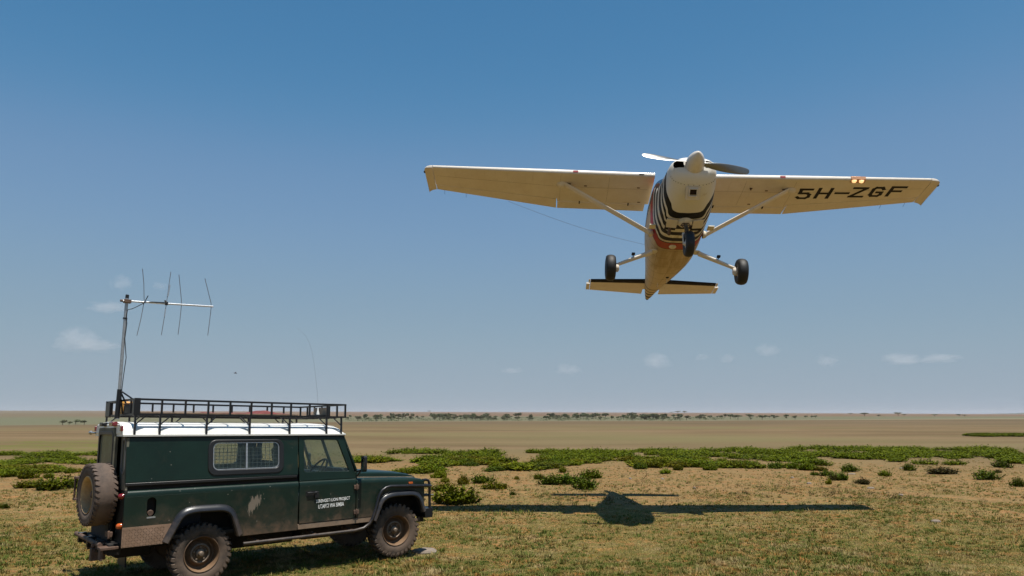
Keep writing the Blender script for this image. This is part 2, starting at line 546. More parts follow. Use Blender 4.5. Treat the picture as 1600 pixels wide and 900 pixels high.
    mp3 = nd.new('ShaderNodeMapping'); mp3.inputs['Scale'].default_value = (.005, .011, .03); ln.new(P, mp3.inputs['Vector'])
    st3 = noise(nd, ln, mp3.outputs[0], 1.0, 8, .72)
    farn = mixc(nd, ln, ramp(nd, ln, st3, [(.48, 0.), (.62, .75)]), farn, (.075, .058, .026))
    farn = mixc(nd, ln, ramp(nd, ln, st3, [(.34, .7), (.47, 0.)]), farn, (.165, .118, .066))
    farn = mixc(nd, ln, ramp(nd, ln, nz(.16, 7, .8), [(.28, .45), (.46, 0.)]), farn, (.060, .045, .020))
    c = mixc(nd, ln, smooth_r(120, 260), c, farn)
    c = mixc(nd, ln, smooth_r(590, 690), c, (0.270, 0.225, 0.143))
    c = mixc(nd, ln, smooth_r(705, 780), c, (0.112, 0.105, 0.059))
    hill = mixc(nd, ln, ramp(nd, ln, nz(.0011, 6, .6), [(.4, 0.), (.62, 1.)]), (.130, .081, .047), (.120, .074, .039))
    c = mixc(nd, ln, smooth_r(1100, 1700), c, hill)
    # greener far slope on the left
    az = math_n(nd, ln, 'DIVIDE', sep.outputs[0], math_n(nd, ln, 'MAXIMUM', R, 1.0))
    azr = nd.new('ShaderNodeMapRange'); azr.interpolation_type = 'SMOOTHSTEP'
    azr.inputs['From Min'].default_value = -.40; azr.inputs['From Max'].default_value = -.50
    ln.new(az, azr.inputs['Value'])
    fg = math_n(nd, ln, 'MULTIPLY', azr.outputs[0], smooth_r(650, 1000))
    c = mixc(nd, ln, math_n(nd, ln, 'MULTIPLY', fg, .35), c, (0.094, 0.101, 0.056))
    ln.new(c, b.inputs['Base Color'])
    b.inputs['Roughness'].default_value = .95
    b.inputs['Specular IOR Level'].default_value = .15
    bn = nd.new('ShaderNodeBump'); bn.inputs['Strength'].default_value = .7; bn.inputs['Distance'].default_value = .03
    h = math_n(nd, ln, 'ADD', fine, math_n(nd, ln, 'MULTIPLY', tiny, .45))
    ln.new(h, bn.inputs['Height']); ln.new(bn.outputs[0], b.inputs['Normal'])
    return m
M['ground'] = ground_material()

rr = np.concatenate([[0.0], np.geomspace(1.2, 60, 110), np.geomspace(64, 9000, 110)])
NA = 240
tt = np.linspace(0, 2*pi, NA, endpoint=False)
gx = rr[1:, None]*np.sin(tt)[None]; gy = rr[1:, None]*np.cos(tt)[None]
def small_relief(x, y):
    r = np.hypot(x, y)
    a = np.interp(r, [0, 5, 40, 90, 400], [.0, .03, .035, .05, .0])
    return (fbm2(x*1.1, y*1.1, 3, 4)-.5)*a + .11*np.exp(-((x-8.6)/3.0)**2-((y-18.9)/2.2)**2)
def ground_z(x, y):
    return terrain(x, y) + small_relief(np.asarray(x, float), np.asarray(y, float))
gz = ground_z(gx, gy)
gv = np.concatenate([[[0, 0, 0]], np.stack([gx, gy, gz], -1).reshape(-1, 3)])
nr = len(rr)-1
I = np.arange(nr-1)[:, None]*NA + np.arange(NA)[None] + 1
J = np.arange(nr-1)[:, None]*NA + (np.arange(NA)[None]+1) % NA + 1
quads = np.stack([I, J, J+NA, I+NA], -1).reshape(-1, 4)[:, ::-1]
me = np_mesh('ground', gv, quads, M['ground'])
bm = bmesh.new(); bm.from_mesh(me); bm.verts.ensure_lookup_table()
for k in range(NA):
    bm.faces.new((bm.verts[0], bm.verts[1+(k+1) % NA], bm.verts[1+k]))
bmesh.ops.recalc_face_normals(bm, faces=bm.faces)
if sum(f.normal.z for f in bm.faces) < 0:
    bmesh.ops.reverse_faces(bm, faces=bm.faces)
bm.to_mesh(me); bm.free()
me.polygons.foreach_set('use_smooth', [True]*len(me.polygons))
ground = bpy.data.objects.new('ground', me); COL.objects.link(ground)
tag(ground, 'flat savanna plain of short dry grass reaching to the horizon', kind='structure')

# far blue ridge low on the horizon at the far right
hb = MB()
rg = []
for k in range(41):
    f = k/40
    a = radians(26.5 + 24*f)
    hgt = 3 + 26*min(1, f*3.0)*(.8+.2*sin(f*31)+.12*sin(f*77))
    R0, R1 = 8300, 8900
    rg.append([(R0*sin(a), R0*cos(a), -10), (R0*sin(a)*1.02, R0*cos(a)*1.02, hgt*.75), ((R0+300)*sin(a), (R0+300)*cos(a), hgt), (R1*sin(a), R1*cos(a), -10)])
hb.loft(rg)
M['hill_far'] = mat('far_wooded_ridge', (.055, .070, .045), .95, var=.3, scale=.01)
tag(hb.build('hills', M['hill_far'], smooth=60), 'low far wooded ridge on the horizon at the right', kind='structure')
# ================================================================== OFF-ROAD VEHICLE
CAR_POS = Vector((-2.1842, 12.7495, 0.0))
CYAW, CPIT, CROL = .6659, .0068, -.0144
car_rot = (Matrix.Rotation(CYAW, 3, 'Z') @ Matrix.Rotation(-CPIT, 3, 'Y') @ Matrix.Rotation(CROL, 3, 'X'))
def W(p):
    """(forward, right, up) metres -> vehicle's local frame"""
    x, y, z = p
    return (x, -y, z - .0195*(z-1.0)*(x+2.3))
def CB():
    return MB(W)
car = empty('off_road_vehicle', None, CAR_POS, car_rot)
tag(car, 'muddy dark green off-road vehicle with white roof and black roof rack, parked on the grass', 'off-road vehicle')
body = empty('body', car)

def yu(z):                        # the upper side leans in towards the gutter
    return .825 - .05*(z-1.28)/.55
def rrect(x0, z0, x1, z1, r, n=5):
    out = []
    for cx, cz, a0 in ((x1-r, z1-r, 0), (x0+r, z1-r, 90), (x0+r, z0+r, 180), (x1-r, z0+r, 270)):
        for k in range(n+1):
            a = radians(a0+90*k/n)
            out.append((cx+r*cos(a), cz+r*sin(a)))
    return out
def arc_poly(pts, r=.05, n=4):
    """round the inner corners of an open polyline"""
    out = [pts[0]]
    for i in range(1, len(pts)-1):
        p0, p1, p2 = (Vector(q) for q in pts[i-1:i+2])
        a = (p0-p1); b = (p2-p1); ra = min(r, a.length*.45); rb = min(r, b.length*.45)
        A = p1+a.normalized()*ra; B = p1+b.normalized()*rb
        for k in range(n+1):
            t = k/n
            out.append(tuple(A*(1-t)**2 + p1*2*t*(1-t) + B*t*t))
    out.append(pts[-1])
    return out
REAR_ARCH = arc_poly([(-3.235, .56), (-3.07, .87), (-2.95, .905), (-2.57, .90), (-2.475, .85), (-2.375, .56)], .09)
FRONT_ARCH = arc_poly([(-.395, .56), (-.27, .86), (-.12, .905), (.235, .90), (.33, .845), (.405, .62)], .09)
SH = [(.850, 1.130), (.8495, 1.150), (.845, 1.170), (.835, 1.187), (.820, 1.196), (.800, 1.199)]   # shoulder (y, z)
fuel = [(-3.436+.052*cos(radians(a)), 1.055+.052*sin(radians(a))) for a in range(0, 181, 20)] + \
       [(-3.436+.052*cos(radians(a)), .935+.052*sin(radians(a))) for a in range(180, 361, 20)]

for s in (1, -1):
    side = lambda y0, d=1: (lambda u, v, t: (u, s*(y0-t), v))
    up = lambda u, v, t: (u, s*(yu(v)-t), v)
    # tub side panel with wheel arch and filler recess
    outer = [(-3.745, .565)] + REAR_ARCH[0:1] + REAR_ARCH[1:] + [(-2.34, .548), (-1.560, .548), (-1.560, 1.130), (-3.745, 1.130)]
    CB().plate(outer, [fuel] if s > 0 else [], side(.85), .025).build('tub_side_panel', M['paint'], body, bevel=.004)
    b = CB().loft([[(x, s*y, z) for y, z in SH] + [(x, s*.78, 1.199), (x, s*.78, 1.13)] for x in (-3.745, -3.0, -2.3, -1.56)])
    b.build('tub_shoulder', M['paint'], body, smooth=35)
    # waist channel, rubbing strip
    CB().box((-3.74, s*.765, 1.195), (-1.56, s*.795, 1.285)).build('waist_channel', M['dark'], body)
    CB().box((-3.742, s*.79, 1.248), (-1.575, s*.829, 1.284)).build('rubbing_strip', M['rubber_seal'], body, bevel=.006)
    # upper side panel with sliding window
    hole = rrect(-2.735, 1.375, -1.805, 1.752, .085)
    CB().plate([(-3.745, 1.287), (-1.560, 1.287), (-1.560, 1.815), (-3.745, 1.815)], [hole], up, .03).build('upper_side_panel', M['paint'], body, bevel=.004)
    fr = empty('side_window', car)
    if s < 0: fr['label'] = 'sliding side window on the far side of the vehicle'
    CB().plate(rrect(-2.775, 1.325, -1.765, 1.775, .105), [rrect(-2.712, 1.392, -1.825, 1.738, .07)], lambda u, v, t: (u, s*(yu(v)+.012-t), v), .035).build('rubber_frame', M['rubber_seal'], fr, bevel=.008)
    CB().plate(rrect(-2.716, 1.388, -1.821, 1.742, .07), [], lambda u, v, t: (u, s*(yu(v)-.008-t), v), .004).build('glass', M['glass'], fr)
    CB().plate([(-2.285, 1.388), (-2.262, 1.388), (-2.262, 1.742), (-2.285, 1.742)], [], lambda u, v, t: (u, s*(yu(v)+.004-t), v), .02).build('divider', M['galv'], fr)
    CB().plate(rrect(-2.708, 1.394, -1.829, 1.736, .066), [rrect(-2.698, 1.404, -1.839, 1.726, .06)], lambda u, v, t: (u, s*(yu(v)-.001-t), v), .012).build('inner_trim', M['galv'], fr)
    g = CB()
    for i in range(18):
        x = -2.73+.95*i/17
        if True:
            g.bar((x, s*(yu(1.38)-.05), 1.36), (x, s*(yu(1.66)-.05), 1.665 if i < 13 else 1.72), .0042)
    for j in range(7):
        z = 1.37+.049*j
        g.bar((-2.74, s*(yu(z)-.05), z), (-1.80, s*(yu(z)-.05), z), .0042)
    g.build('wire_grille', M['mesh_wire'], fr)
    # front door
    dr = empty('front_door', car)
    dl = [(-1.545, .628), (-.700, .628), (-.700, 1.130), (-1.545, 1.130)]
    CB().plate(dl, [], side(.851), .03).build('door_panel', M['paint'], dr, bevel=.005)
    CB().loft([[(x, s*(y+.001), z) for y, z in SH] + [(x, s*.76, 1.199), (x, s*.76, 1.13)] for x in (-1.545, -1.1, -.70)]).build('door_shoulder', M['paint'], dr, smooth=35)
    win = [(-1.474, 1.318), (-.792, 1.302), (-.966, 1.752), (-1.470, 1.760)]
    win = arc_poly([(-1.2, 1.312)] + win[1:] + [win[0], (-1.25, 1.313)], .03)
    CB().plate([(-1.545, 1.196), (-.688, 1.196), (-.715, 1.29), (-.880, 1.800), (-1.545, 1.812)], [win], up, .035).build('door_frame', M['paint'], dr, bevel=.004)
    CB().plate(win, [], lambda u, v, t: (u, s*(yu(v)-.014-t), v), .004).build('glass', M['glass'], dr)
    CB().plate(arc_poly([(-1.2, 1.322)] + [(-.805, 1.312), (-.972, 1.744), (-1.462, 1.752), (-1.466, 1.327), (-1.25, 1.323)], .03), [], lambda u, v, t: (u, s*(yu(v)-.030-t), v), .003) if False else None
    h = CB().plate(rrect(-1.455, .985, -1.275, 1.055, .015), [], side(.8545), .01)
    h.build('handle_recess', M['rubber_seal'], dr)
    CB().bar((-1.44, s*.872, 1.03), (-1.30, s*.872, 1.03), .014, .022).box((-1.33, s*.855, .955), (-1.27, s*.872, 1.045)).build('handle', M['rubber_seal'], dr, bevel=.004)
    for z in (.715, 1.07):
        CB().box((-.735, s*.85, z-.03), (-.655, s*.872, z+.03)).tube([(-.695, s*.874, z-.045), (-.695, s*.874, z+.045)], .012).build('hinge', M['rust'], dr, bevel=.004)
    # sill plate, wing
    CB().plate([(-1.555, .552), (-.44, .552), (-.40, .622), (-1.555, .622)], [], side(.846), .02).build('sill', M['sill'], body, bevel=.003)
    wing = [(-.690, .626)] + [(-.415, .626)] + FRONT_ARCH[1:] + [(.425, .62), (.442, .70), (.445, 1.06), (.43, 1.085), (.36, 1.095), (-.690, 1.130)]
    CB().plate(wing, [], side(.85), .025).build('wing_panel', M['paint'], body, bevel=.004)
    rings = []
    for x, z, k in ((-.690, 1.190, 1), (-.2, 1.172, 1), (.20, 1.155, 1), (.34, 1.142, 1), (.40, 1.128, .8), (.435, 1.105, .4), (.446, 1.085, .1)):
        zb = 1.130-.035*(x+.69)/1.1
        prof = [(.850, zb), (.848, zb+(z-zb)*.35), (.840, zb+(z-zb)*.65), (.825, zb+(z-zb)*.88), (.800, z), (.62, z+.006), (.60, z+.006), (.60, zb-.02), (.83, zb-.02)]
        rings.append([(x, s*y, q) for y, q in prof])
    CB().loft(rings).build('wing_top', M['paint'], body, smooth=35)
    CB().bar((-.66, s*.645, 1.198), (.36, s*.645, 1.151), .055, .008).build('wing_edge', M['pale_dust'], body)
    # arch flares
    def flare(arch, name, out=.055, wd=.072):
        n = len(arch); rings = []
        P = [Vector(q) for q in arch]
        for i, q in enumerate(P):
            t = (P[min(i+1, n-1)]-P[max(i-1, 0)]).normalized()
            nn = Vector((-t.y, t.x))
            prof = [(-.010, .820), (-.012, .895), (.004, .905), (.030, .900), (wd-.012, .872), (wd, .852), (wd, .845), (.0, .82)]
            rings.append([(q.x+nn.x*o, s*y, q.y+nn.y*o) for o, y in prof])
        CB().loft(rings).build(name, M['flare'], body, smooth=40)
    flare(REAR_ARCH, 'rear_arch_flare'); flare(FRONT_ARCH, 'front_arch_flare')
    # tread plate on the rear corner, with raised bars
    tp = CB().plate([(-3.752, .562), (-3.285, .562), (-3.205, .70), (-3.175, .785), (-3.752, .785)], [], side(.857), .007)
    for i in range(15):
        for j in range(7):
            x, z = -3.735+.032*i, .578+.03*j
            if z < .56+(x+3.285)*1.6+.02 and x > -3.27: continue
            if x > -3.20: continue
            d = .009 if (i+j) % 2 else -.009
            tp.bar((x-.009, s*.8585, z-d), (x+.009, s*.8585, z+d), .003, .005)
    tp.build('tread_plate', M['tread_plate'], body)
    # filler pocket
    if s > 0:
        CB().plate([(p[0]*1.0, p[1]) for p in fuel], [], side(.79), .01).build('filler_pocket', M['dark'], body)
        fc = CB().lathe([(0, .818), (.030, .818), (.036, .812), (.036, .79)], (-3.436, 0, .925), 'y', 20)
        fc.build('filler_cap', M['rust'], body, smooth=40)
        CB().plate(rrect(-3.485, .868, -3.385, .887, .006), [], side(.853), .006).build('filler_lip', M['galv'], body)
    # repeater lamp and headlamp
    CB().plate(rrect(.165, 1.065, .235, 1.095, .012), [], side(.862), .015).build('side_repeater', M['orange_lens'], body, bevel=.004)
    hl = empty('headlight', car)
    CB().lathe([(.09, .448), (.10, .462), (.088, .462), (.078, .452)], (0, s*.47, .985), 'x', 28, True).build('bezel', M['black_steel'], hl, smooth=30)
    CB().lathe([(0, .470), (.04, .468), (.080, .455)], (0, s*.47, .985), 'x', 28).build('lens', M['clear_lens'], hl, smooth=60)
    CB().lathe([(0, .468), (.03, .466), (.036, .447)], (0, s*.70, .93), 'x', 20).build('front_indicator', M['orange_lens'], body, smooth=50)
    CB().lathe([(0, .468), (.03, .466), (.036, .447)], (0, s*.70, 1.03), 'x', 20).build('side_lamp', M['clear_lens'], body, smooth=50)
    # door mirror
    mi = empty('door_mirror', car)
    CB().tube([(-.675, s*.82, 1.29), (-.645, s*.90, 1.31), (-.635, s*.95, 1.345)], .013).tube([(-.675, s*.835, 1.22), (-.665, s*.86, 1.26), (-.645, s*.90, 1.31)], .012).build('mirror_arm', M['rubber_seal'], mi, smooth=50)
    CB().plate(rrect(-.07, -.115, .07, .115, .035), [], lambda u, v, t: (-.655+t+.02*v, s*(.955+u*.75), 1.405+v), .045).build('mirror_housing', M['rubber_seal'], mi, bevel=.012)
    CB().plate(rrect(-.06, -.10, .06, .10, .03), [], lambda u, v, t: (-.659+t+.02*v, s*(.955+u*.75), 1.405+v), .003).build('mirror_glass', M['mirror'], mi)

# door lettering (flat print on the door)
def text_mesh(body_, name, m, parent, mapf, bold=.02, size=1.0, thick=.0015):
    cu = bpy.data.curves.new(name, 'FONT')
    cu.body = body_; cu.size = size; cu.offset = bold; cu.resolution_u = 3
    o = bpy.data.objects.new(name+'_tmp', cu); COL.objects.link(o)
    dg = bpy.context.evaluated_depsgraph_get()
    me = bpy.data.meshes.new_from_object(o.evaluated_get(dg))
    xs = [v.co.x for v in me.vertices]; ys = [v.co.y for v in me.vertices]
    x0, x1, y0, y1 = min(xs), max(xs), min(ys), max(ys)
    for v in me.vertices:
        v.co = mapf((v.co.x-x0)/(x1-x0), (v.co.y-y0)/(y1-y0))
    bpy.data.objects.remove(o); bpy.data.curves.remove(cu)
    me.name = name
    me.materials.clear(); me.materials.append(m)
    ob = bpy.data.objects.new(name, me); COL.objects.link(ob); ob.parent = parent
    return ob
door_r = [o for o in car.children if o.name.startswith('front_door')][0]
text_mesh('SERENGETI LION PROJECT', 'lettering', M['white_text'], door_r, lambda u, v: Vector(W((-1.302+.510*u, .8535, .876+.056*v+.012*u))), .012)
text_mesh('UTAFITI WA SIMBA', 'lettering', M['white_text'], door_r, lambda u, v: Vector(W((-1.268+.385*u, .8535, .806+.056*v+.012*u))), .012)

# bonnet, front panel, grille, bulkhead, windscreen
rings = []
for x, bz in ((-.645, 1.278), (-.30, 1.264), (0, 1.246), (.20, 1.224), (.32, 1.200), (.40, 1.170), (.435, 1.130)):
    zt = 1.195-.055*(x+.645)/1.08
    zt = min(zt, bz-.01)
    rings.append([(x, y, z) for y, z in ((-.605, zt), (-.60, zt+(bz-zt)*.7), (-.57, bz-.008), (-.50, bz), (-.2, bz+.012), (.2, bz+.012), (.50, bz), (.57, bz-.008), (.60, zt+(bz-zt)*.7), (.605, zt))])
CB().loft(rings).build('bonnet', M['paint'], body, smooth=40)
CB().box((.425, -.83, .70), (.448, .83, 1.10)).build('front_panel', M['paint'], body, bevel=.006)
gr = CB()
for k in range(8):
    gr.box((.448, -.30, .76+.04*k), (.466, .30, .775+.04*k))
gr.build('grille', M['black_steel'], body, bevel=.003)
CB().box((-.70, -.80, .70), (-.655, .80, 1.285)).build('bulkhead', M['paint'], body, bevel=.006)
def ws(u, v, t):                 # windscreen plane: v 0 at the sill, 1 at the header
    return (-.672-.205*v+t, u*(1-.055*v), 1.285+.525*v)
CB().plate([(-.80, 0), (.80, 0), (.80, 1), (-.80, 1)], [rrect(-.735, .09, -.03, .91, .05), rrect(.03, .09, .735, .91, .05)], ws, .03).build('windscreen_frame', M['paint'], body, bevel=.005)
CB().plate([(-.74, .08), (.74, .08), (.74, .92), (-.74, .92)], [], lambda u, v, t: ws(u, v, t+.012), .005).build('windscreen', M['glass'], car)

# roof
rings = []
for x, k in ((-3.795, .96), (-3.775, 1.0), (-3.0, 1.0), (-2.0, 1.0), (-1.25, 1.0), (-1.08, .955), (-.98, .84), (-.92, .64), (-.875, .38), (-.850, .12)):
    half = [(.800, 1.822), (.802, 1.843), (.778, 1.846), (.770, 1.875), (.760, 1.905), (.742, 1.935), (.712, 1.957), (.66, 1.972), (.45, 1.990), (.2, 1.998), (0, 2.0)]
    half = [(y*(1 if z < 1.85 else (1-.04*(1-k))), z if z < 1.847 else 1.846+(z-1.846)*k) for y, z in half]
    ring = [(x, y, z) for y, z in half] + [(x, -y, z) for y, z in half[:-1][::-1]]
    rings.append(ring)
CB().loft(rings).build('roof', M['white_roof'], car, smooth=35)
CB().box((-3.74, -.77, 1.800), (-.865, .77, 1.824)).build('roof_liner', M['interior'], body)
for s in (1, -1):
    CB().box((-3.75, s*.762, 1.808), (-.86, s*.792, 1.8215)).build('gutter_shadow_gap', M['dark'], body)

# rear end: upper corner columns with small windows, door, lower panel
for s in (1, -1):
    cw = rrect(.60, 1.40, .735, 1.79, .05)
    CB().plate([(.50, 1.20), (.822, 1.20), (.778, 1.825), (.50, 1.825)], [cw], lambda u, v, t: (-3.745-.0+t, s*u, v), .03).build('rear_corner_panel', M['rear_paint'], body, bevel=.004)
    CB().plate(cw, [], lambda u, v, t: (-3.738+t, s*u, v), .005).build('rear_quarter_window', M['rear_glass'], car)
    CB().plate(rrect(.585, 1.385, .75, 1.805, .06), [rrect(.61, 1.41, .725, 1.78, .045)], lambda u, v, t: (-3.752+t, s*u, v), .012).build('quarter_window_seal', M['mesh_wire'], body)
    CB().plate([(.48, .60), (.848, .60), (.848, 1.20), (.48, 1.20)], [], lambda u, v, t: (-3.744+t, s*u, v), .03).build('rear_lower_panel', M['dark'], body, bevel=.004)
    for z, mm, nm in ((1.135, 'red_lens', 'tail_light'), (.80, 'orange_lens', 'rear_indicator')):
        CB().lathe([(0, -3.805), (.018, -3.802), (.030, -3.788), (.034, -3.745)], (0, s*.775, z), 'x', 22).build(nm, M[mm], car, smooth=60)
    # small red lamps high on the roof end
    CB().box((-3.818, s*.735-.035, 1.885), (-3.79, s*.735+.035, 1.945)).build('roof_marker_lamp', M['red_lens'], car, bevel=.006)
CB().plate([(-.72, 1.85), (.72, 1.85), (.70, 1.93), (.64, 1.965), (-.64, 1.965), (-.70, 1.93)], [], lambda u, v, t: (-3.803+t, u, v), .02).build('roof_end', M['white_roof'], body, bevel=.006)
rdoor = empty('rear_door', car)
rw = rrect(-.36, 1.36, .40, 1.855, .06)
CB().plate(arc_poly([(0, 1.205), (.46, 1.205), (.46, 1.925), (-.44, 1.925), (-.44, 1.205), (-.02, 1.205)], .05), [rw], lambda u, v, t: (-3.822+t, u, v), .05).build('door_panel', M['rear_paint'], rdoor, bevel=.006)
CB().plate([(-.44, .61), (.46, .61), (.46, 1.20), (-.44, 1.20)], [], lambda u, v, t: (-3.822+t, u, v), .05).build('shaded_lower_door_panel', M['dark'], rdoor, bevel=.006)  # lower door darkened: dirt plus the spare wheel's shade put into the colour
CB().plate(rw, [], lambda u, v, t: (-3.808+t, u, v), .005).build('glass', M['rear_glass'], rdoor)
CB().plate(rrect(-.385, 1.335, .425, 1.88, .075), [rrect(-.345, 1.375, .385, 1.84, .05)], lambda u, v, t: (-3.829+t, u, v), .012).build('window_seal', M['rubber_seal'], rdoor, bevel=.004)
for z in (1.30, .98, .70):
    CB().box((-3.85, .44, z-.035), (-3.80, .62, z+.025)).tube([(-3.845, .62, z-.05), (-3.845, .62, z+.04)], .016).build('hinge', M['rust'], rdoor, bevel=.005)
CB().box((-3.87, -.40, 1.02), (-3.82, -.30, 1.10)).tube([(-3.88, -.35, 1.06), (-3.88, -.45, 1.06)], .012).build('handle', M['rubber_seal'], rdoor, bevel=.005)
# number plate lamp bracket and lamps over the rear door
lb = CB().box((-3.86, .30, 1.945), (-3.80, .50, 1.995)); lb.build('brake_lamp', M['red_lens'], car, bevel=.008)
CB().box((-3.86, -.25, 1.945), (-3.80, -.08, 1.99)).build('work_lamp', M['black_steel'], car, bevel=.008)
CB().tube([(-3.80, -.72, 1.86), (-3.84, -.80, 1.86)], .012).lathe([(0, -.86), (.024, -.85), (.026, -.82), (.012, -.80)], (-3.845, 0, 1.862), 'y', 16).build('ball_mount', M['galv'], car, smooth=50)
# rear cross member, bumper bar, towing hitch, brackets
rb = empty('rear_bumper', car)
CB().box((-3.86, -.72, .47), (-3.72, .72, .60)).build('cross_member', M['dark'], rb, bevel=.01)
CB().tube([(-3.93, -.83, .585), (-3.93, .62, .585)], .028, 12).build('bumper_bar', M['rust'], rb, smooth=50)
for y in (-.60, -.05, .50):
    CB().box((-3.95, y-.035, .50), (-3.85, y+.035, .62)).build('bracket', M['black_steel'], rb, bevel=.005)
CB().box((-3.99, .36, .40), (-3.83, .46, .54)).lathe([(0, .60), (.028, .595), (.028, .55), (.012, .54), (.012, .50)], (-3.96, .41, 0), 'z', 16).build('tow_hitch', M['rust'], rb, bevel=.004)
CB().box((-3.96, .60, .545), (-3.76, .78, .575)).box((-3.95, .63, .43), (-3.92, .75, .55)).build('step', M['rust'], rb, bevel=.004)
CB().box((-3.93, -.92, 1.02), (-3.90, -.84, 1.30)).box((-3.99, -.94, 1.00), (-3.88, -.82, 1.03)).box((-3.99, -.94, 1.27), (-3.88, -.82, 1.30)).tube([(-3.98, -.88, 1.03), (-3.98, -.88, 1.27)], .014).bar((-3.91, -.88, 1.16), (-3.74, -.78, 1.16), .03).build('jack_bracket', M['rust'], car, bevel=.004)

# side tubes and bull bar
for s in (1, -1):
    pts = [(-2.30, .865, .452), (-1.5, .865, .452), (-.72, .87, .455), (-.58, .875, .475), (-.49, .88, .53), (-.435, .885, .62), (-.385, .89, .78), (-.345, .89, .93), (-.30, .89, .995), (-.235, .888, 1.034), (-.15, .885, 1.048), (.15, .88, 1.036), (.46, .872, 1.018), (.53, .86, 1.012), (.565, .82, 1.01)]
    CB().tube([(x, s*y, z) for x, y, z in pts], .0235, 12).build('side_tube', M['tube'], car, smooth=60)
    for x in (-2.1, -1.3, -.75):
        CB().bar((x, s*.86, .452), (x, s*.55, .48), .04).build('tube_bracket', M['rust'], body)
bb = empty('bull_bar', car)
CB().tube([(.575, -.80, 1.012), (.575, .80, 1.012)], .022, 12).build('cross_tube', M['tube'], bb, smooth=60)
CB().tube([(.575, -.80, .86), (.575, .80, .86)], .018, 12).build('cross_tube', M['tube'], bb, smooth=60)
for s in (1, -1):
    CB().tube([(x, s*y, z) for x, y, z in ((.44, .80, 1.105), (.50, .80, 1.107), (.545, .80, 1.092), (.562, .80, 1.05), (.567, .80, .98), (.568, .80, .80), (.570, .80, .62))], .021, 12).build('upright', M['tube'], bb, smooth=60)
    CB().tube([(.570, s*.80, .862), (.625, s*.82, .862)], .014, 10).build('stub', M['tube'], bb, smooth=60)
    CB().tube([(.44, s*.80, .862), (.57, s*.80, .862)], .014, 10).build('stay', M['tube'], bb, smooth=60)
CB().box((.475, -.82, .515), (.615, .82, .665)).build('front_bumper', M['black_steel'], car, bevel=.008)
CB().box((.30, -.45, .53), (.48, -.35, .63)).box((.30, .35, .53), (.48, .45, .63)).box((.46, .60, .44), (.55, .66, .52)).build('bumper_mount', M['dark'], body)

# underside: chassis, floor, wheel boxes, axles, tank
ch = CB()
for s in (1, -1):
    ch.box((-3.80, s*.36-.04, .48), (.42, s*.36+.04, .62))
    ch.box((-3.74, s*.60 if s > 0 else -.845, .58), (-3.30, .845 if s > 0 else s*.60, .60))
ch.box((-3.73, -.80, .60), (-.72, .80, .64))
ch.build('chassis', M['dark'], car)
for s in (1, -1):
    for nm, x0, x1 in (('rear_wheel_box', -3.24, -2.36), ('front_wheel_box', -.40, .42)):
        CB().box((x0, s*.52-.01, .55), (x1, s*.52+.01, .93)).box((x0, min(s*.52, s*.825), .912), (x1, max(s*.52, s*.825), .93)).box((x0-.01, min(s*.52, s*.825), .55), (x0+.01, max(s*.52, s*.825), .925)).box((x1-.01, min(s*.52, s*.825), .60), (x1+.01, max(s*.52, s*.825), .925)).build(nm, M['dark'], body)
for x in (-2.794, 0):
    CB().tube([(x, -.68, .377), (x, .68, .377)], .045, 12).lathe([(0, -.16), (.10, -.12), (.15, 0), (.10, .12), (0, .16)], (x, .12, .377), 'y', 18).build('axle', M['dark'], car, smooth=50)
CB().box((-2.20, -.52, .29), (-1.30, .10, .60)).box((-1.28, -.30, .33), (-.62, .34, .60)).build('gearbox', M['dark'], car, bevel=.02)
CB().box((-3.40, -.86, .14), (-3.38, -.44, .60)).build('added_dark_panel', M['rubber_seal'], car)  # added black panel, fills out the dark area beside the far rear wheel
CB().box((-3.70, -.30, .38), (-3.28, .34, .58)).build('fuel_tank', M['dark'], car, bevel=.02)
CB().tube([(-1.2, -.1, .45), (-2.2, -.15, .44), (-2.6, -.45, .50), (-3.3, -.50, .46), (-3.85, -.52, .44)], .03, 10).build('exhaust_pipe', M['rust'], car, smooth=60)

# inside: seats, bulkhead, dashboard, steering wheel
inn = empty('interior', car)
CB().box((-.98, -.72, 1.02), (-.72, .72, 1.27)).build('dashboard', M['interior'], inn, bevel=.03)
CB().box((-.93, .10, 1.27), (-.76, .60, 1.34)).build('instrument_binnacle', M['interior'], inn, bevel=.02)
sw = CB()
ctr, ax = Vector((-1.08, .37, 1.30)), Vector((-.80, 0, .60)).normalized()
e1 = Vector((0, 1, 0)); e2 = ax.cross(e1).normalized()
sw.tube([ctr+(e1*cos(a)+e2*sin(a))*.205 for a in [2*pi*k/28 for k in range(28)]], .015, 8, closed=True)
for a in (0.2, pi-.2, -pi/2):
    sw.tube([ctr-ax*.03, ctr+(e1*cos(a)+e2*sin(a))*.20], .011, 6)
sw.tube([ctr-ax*.02, ctr-ax*.45], .024, 8)
sw.build('steering_wheel', M['rubber_seal'], inn, smooth=60)
for y in (.40, -.40, 0):
    st = empty('seat', inn) if False else inn
    CB().box((-1.62, y-.20, .86), (-1.14, y+.20, 1.02)).obox((-1.62, y, 1.20), (.12, .40, .52), Matrix.Rotation(radians(-10), 3, 'Y')).build('seat', M['seat'], inn, bevel=.04)
    if y:
        CB().obox((-1.69, y, 1.555), (.09, .27, .19), Matrix.Rotation(radians(-8), 3, 'Y')).build('headrest', M['seat'], inn, bevel=.03)
CB().box((-2.46, -.76, .64), (-2.38, -.18, 1.79)).build('equipment_cabinet', M['seat'], inn, bevel=.01)
CB().box((-3.3, -.60, .64), (-2.75, .55, 1.42)).build('equipment_box', M['seat'], inn, bevel=.02)
CB().box((-1.78, -.77, .64), (-1.74, .77, 1.26)).build('bulkhead_wall', M['interior'], inn)
CB().bar((-1.76, .50, 1.27), (-1.76, .50, 1.80), .05).bar((-1.76, -.50, 1.27), (-1.76, -.50, 1.80), .05).build('roll_post', M['interior'], inn)

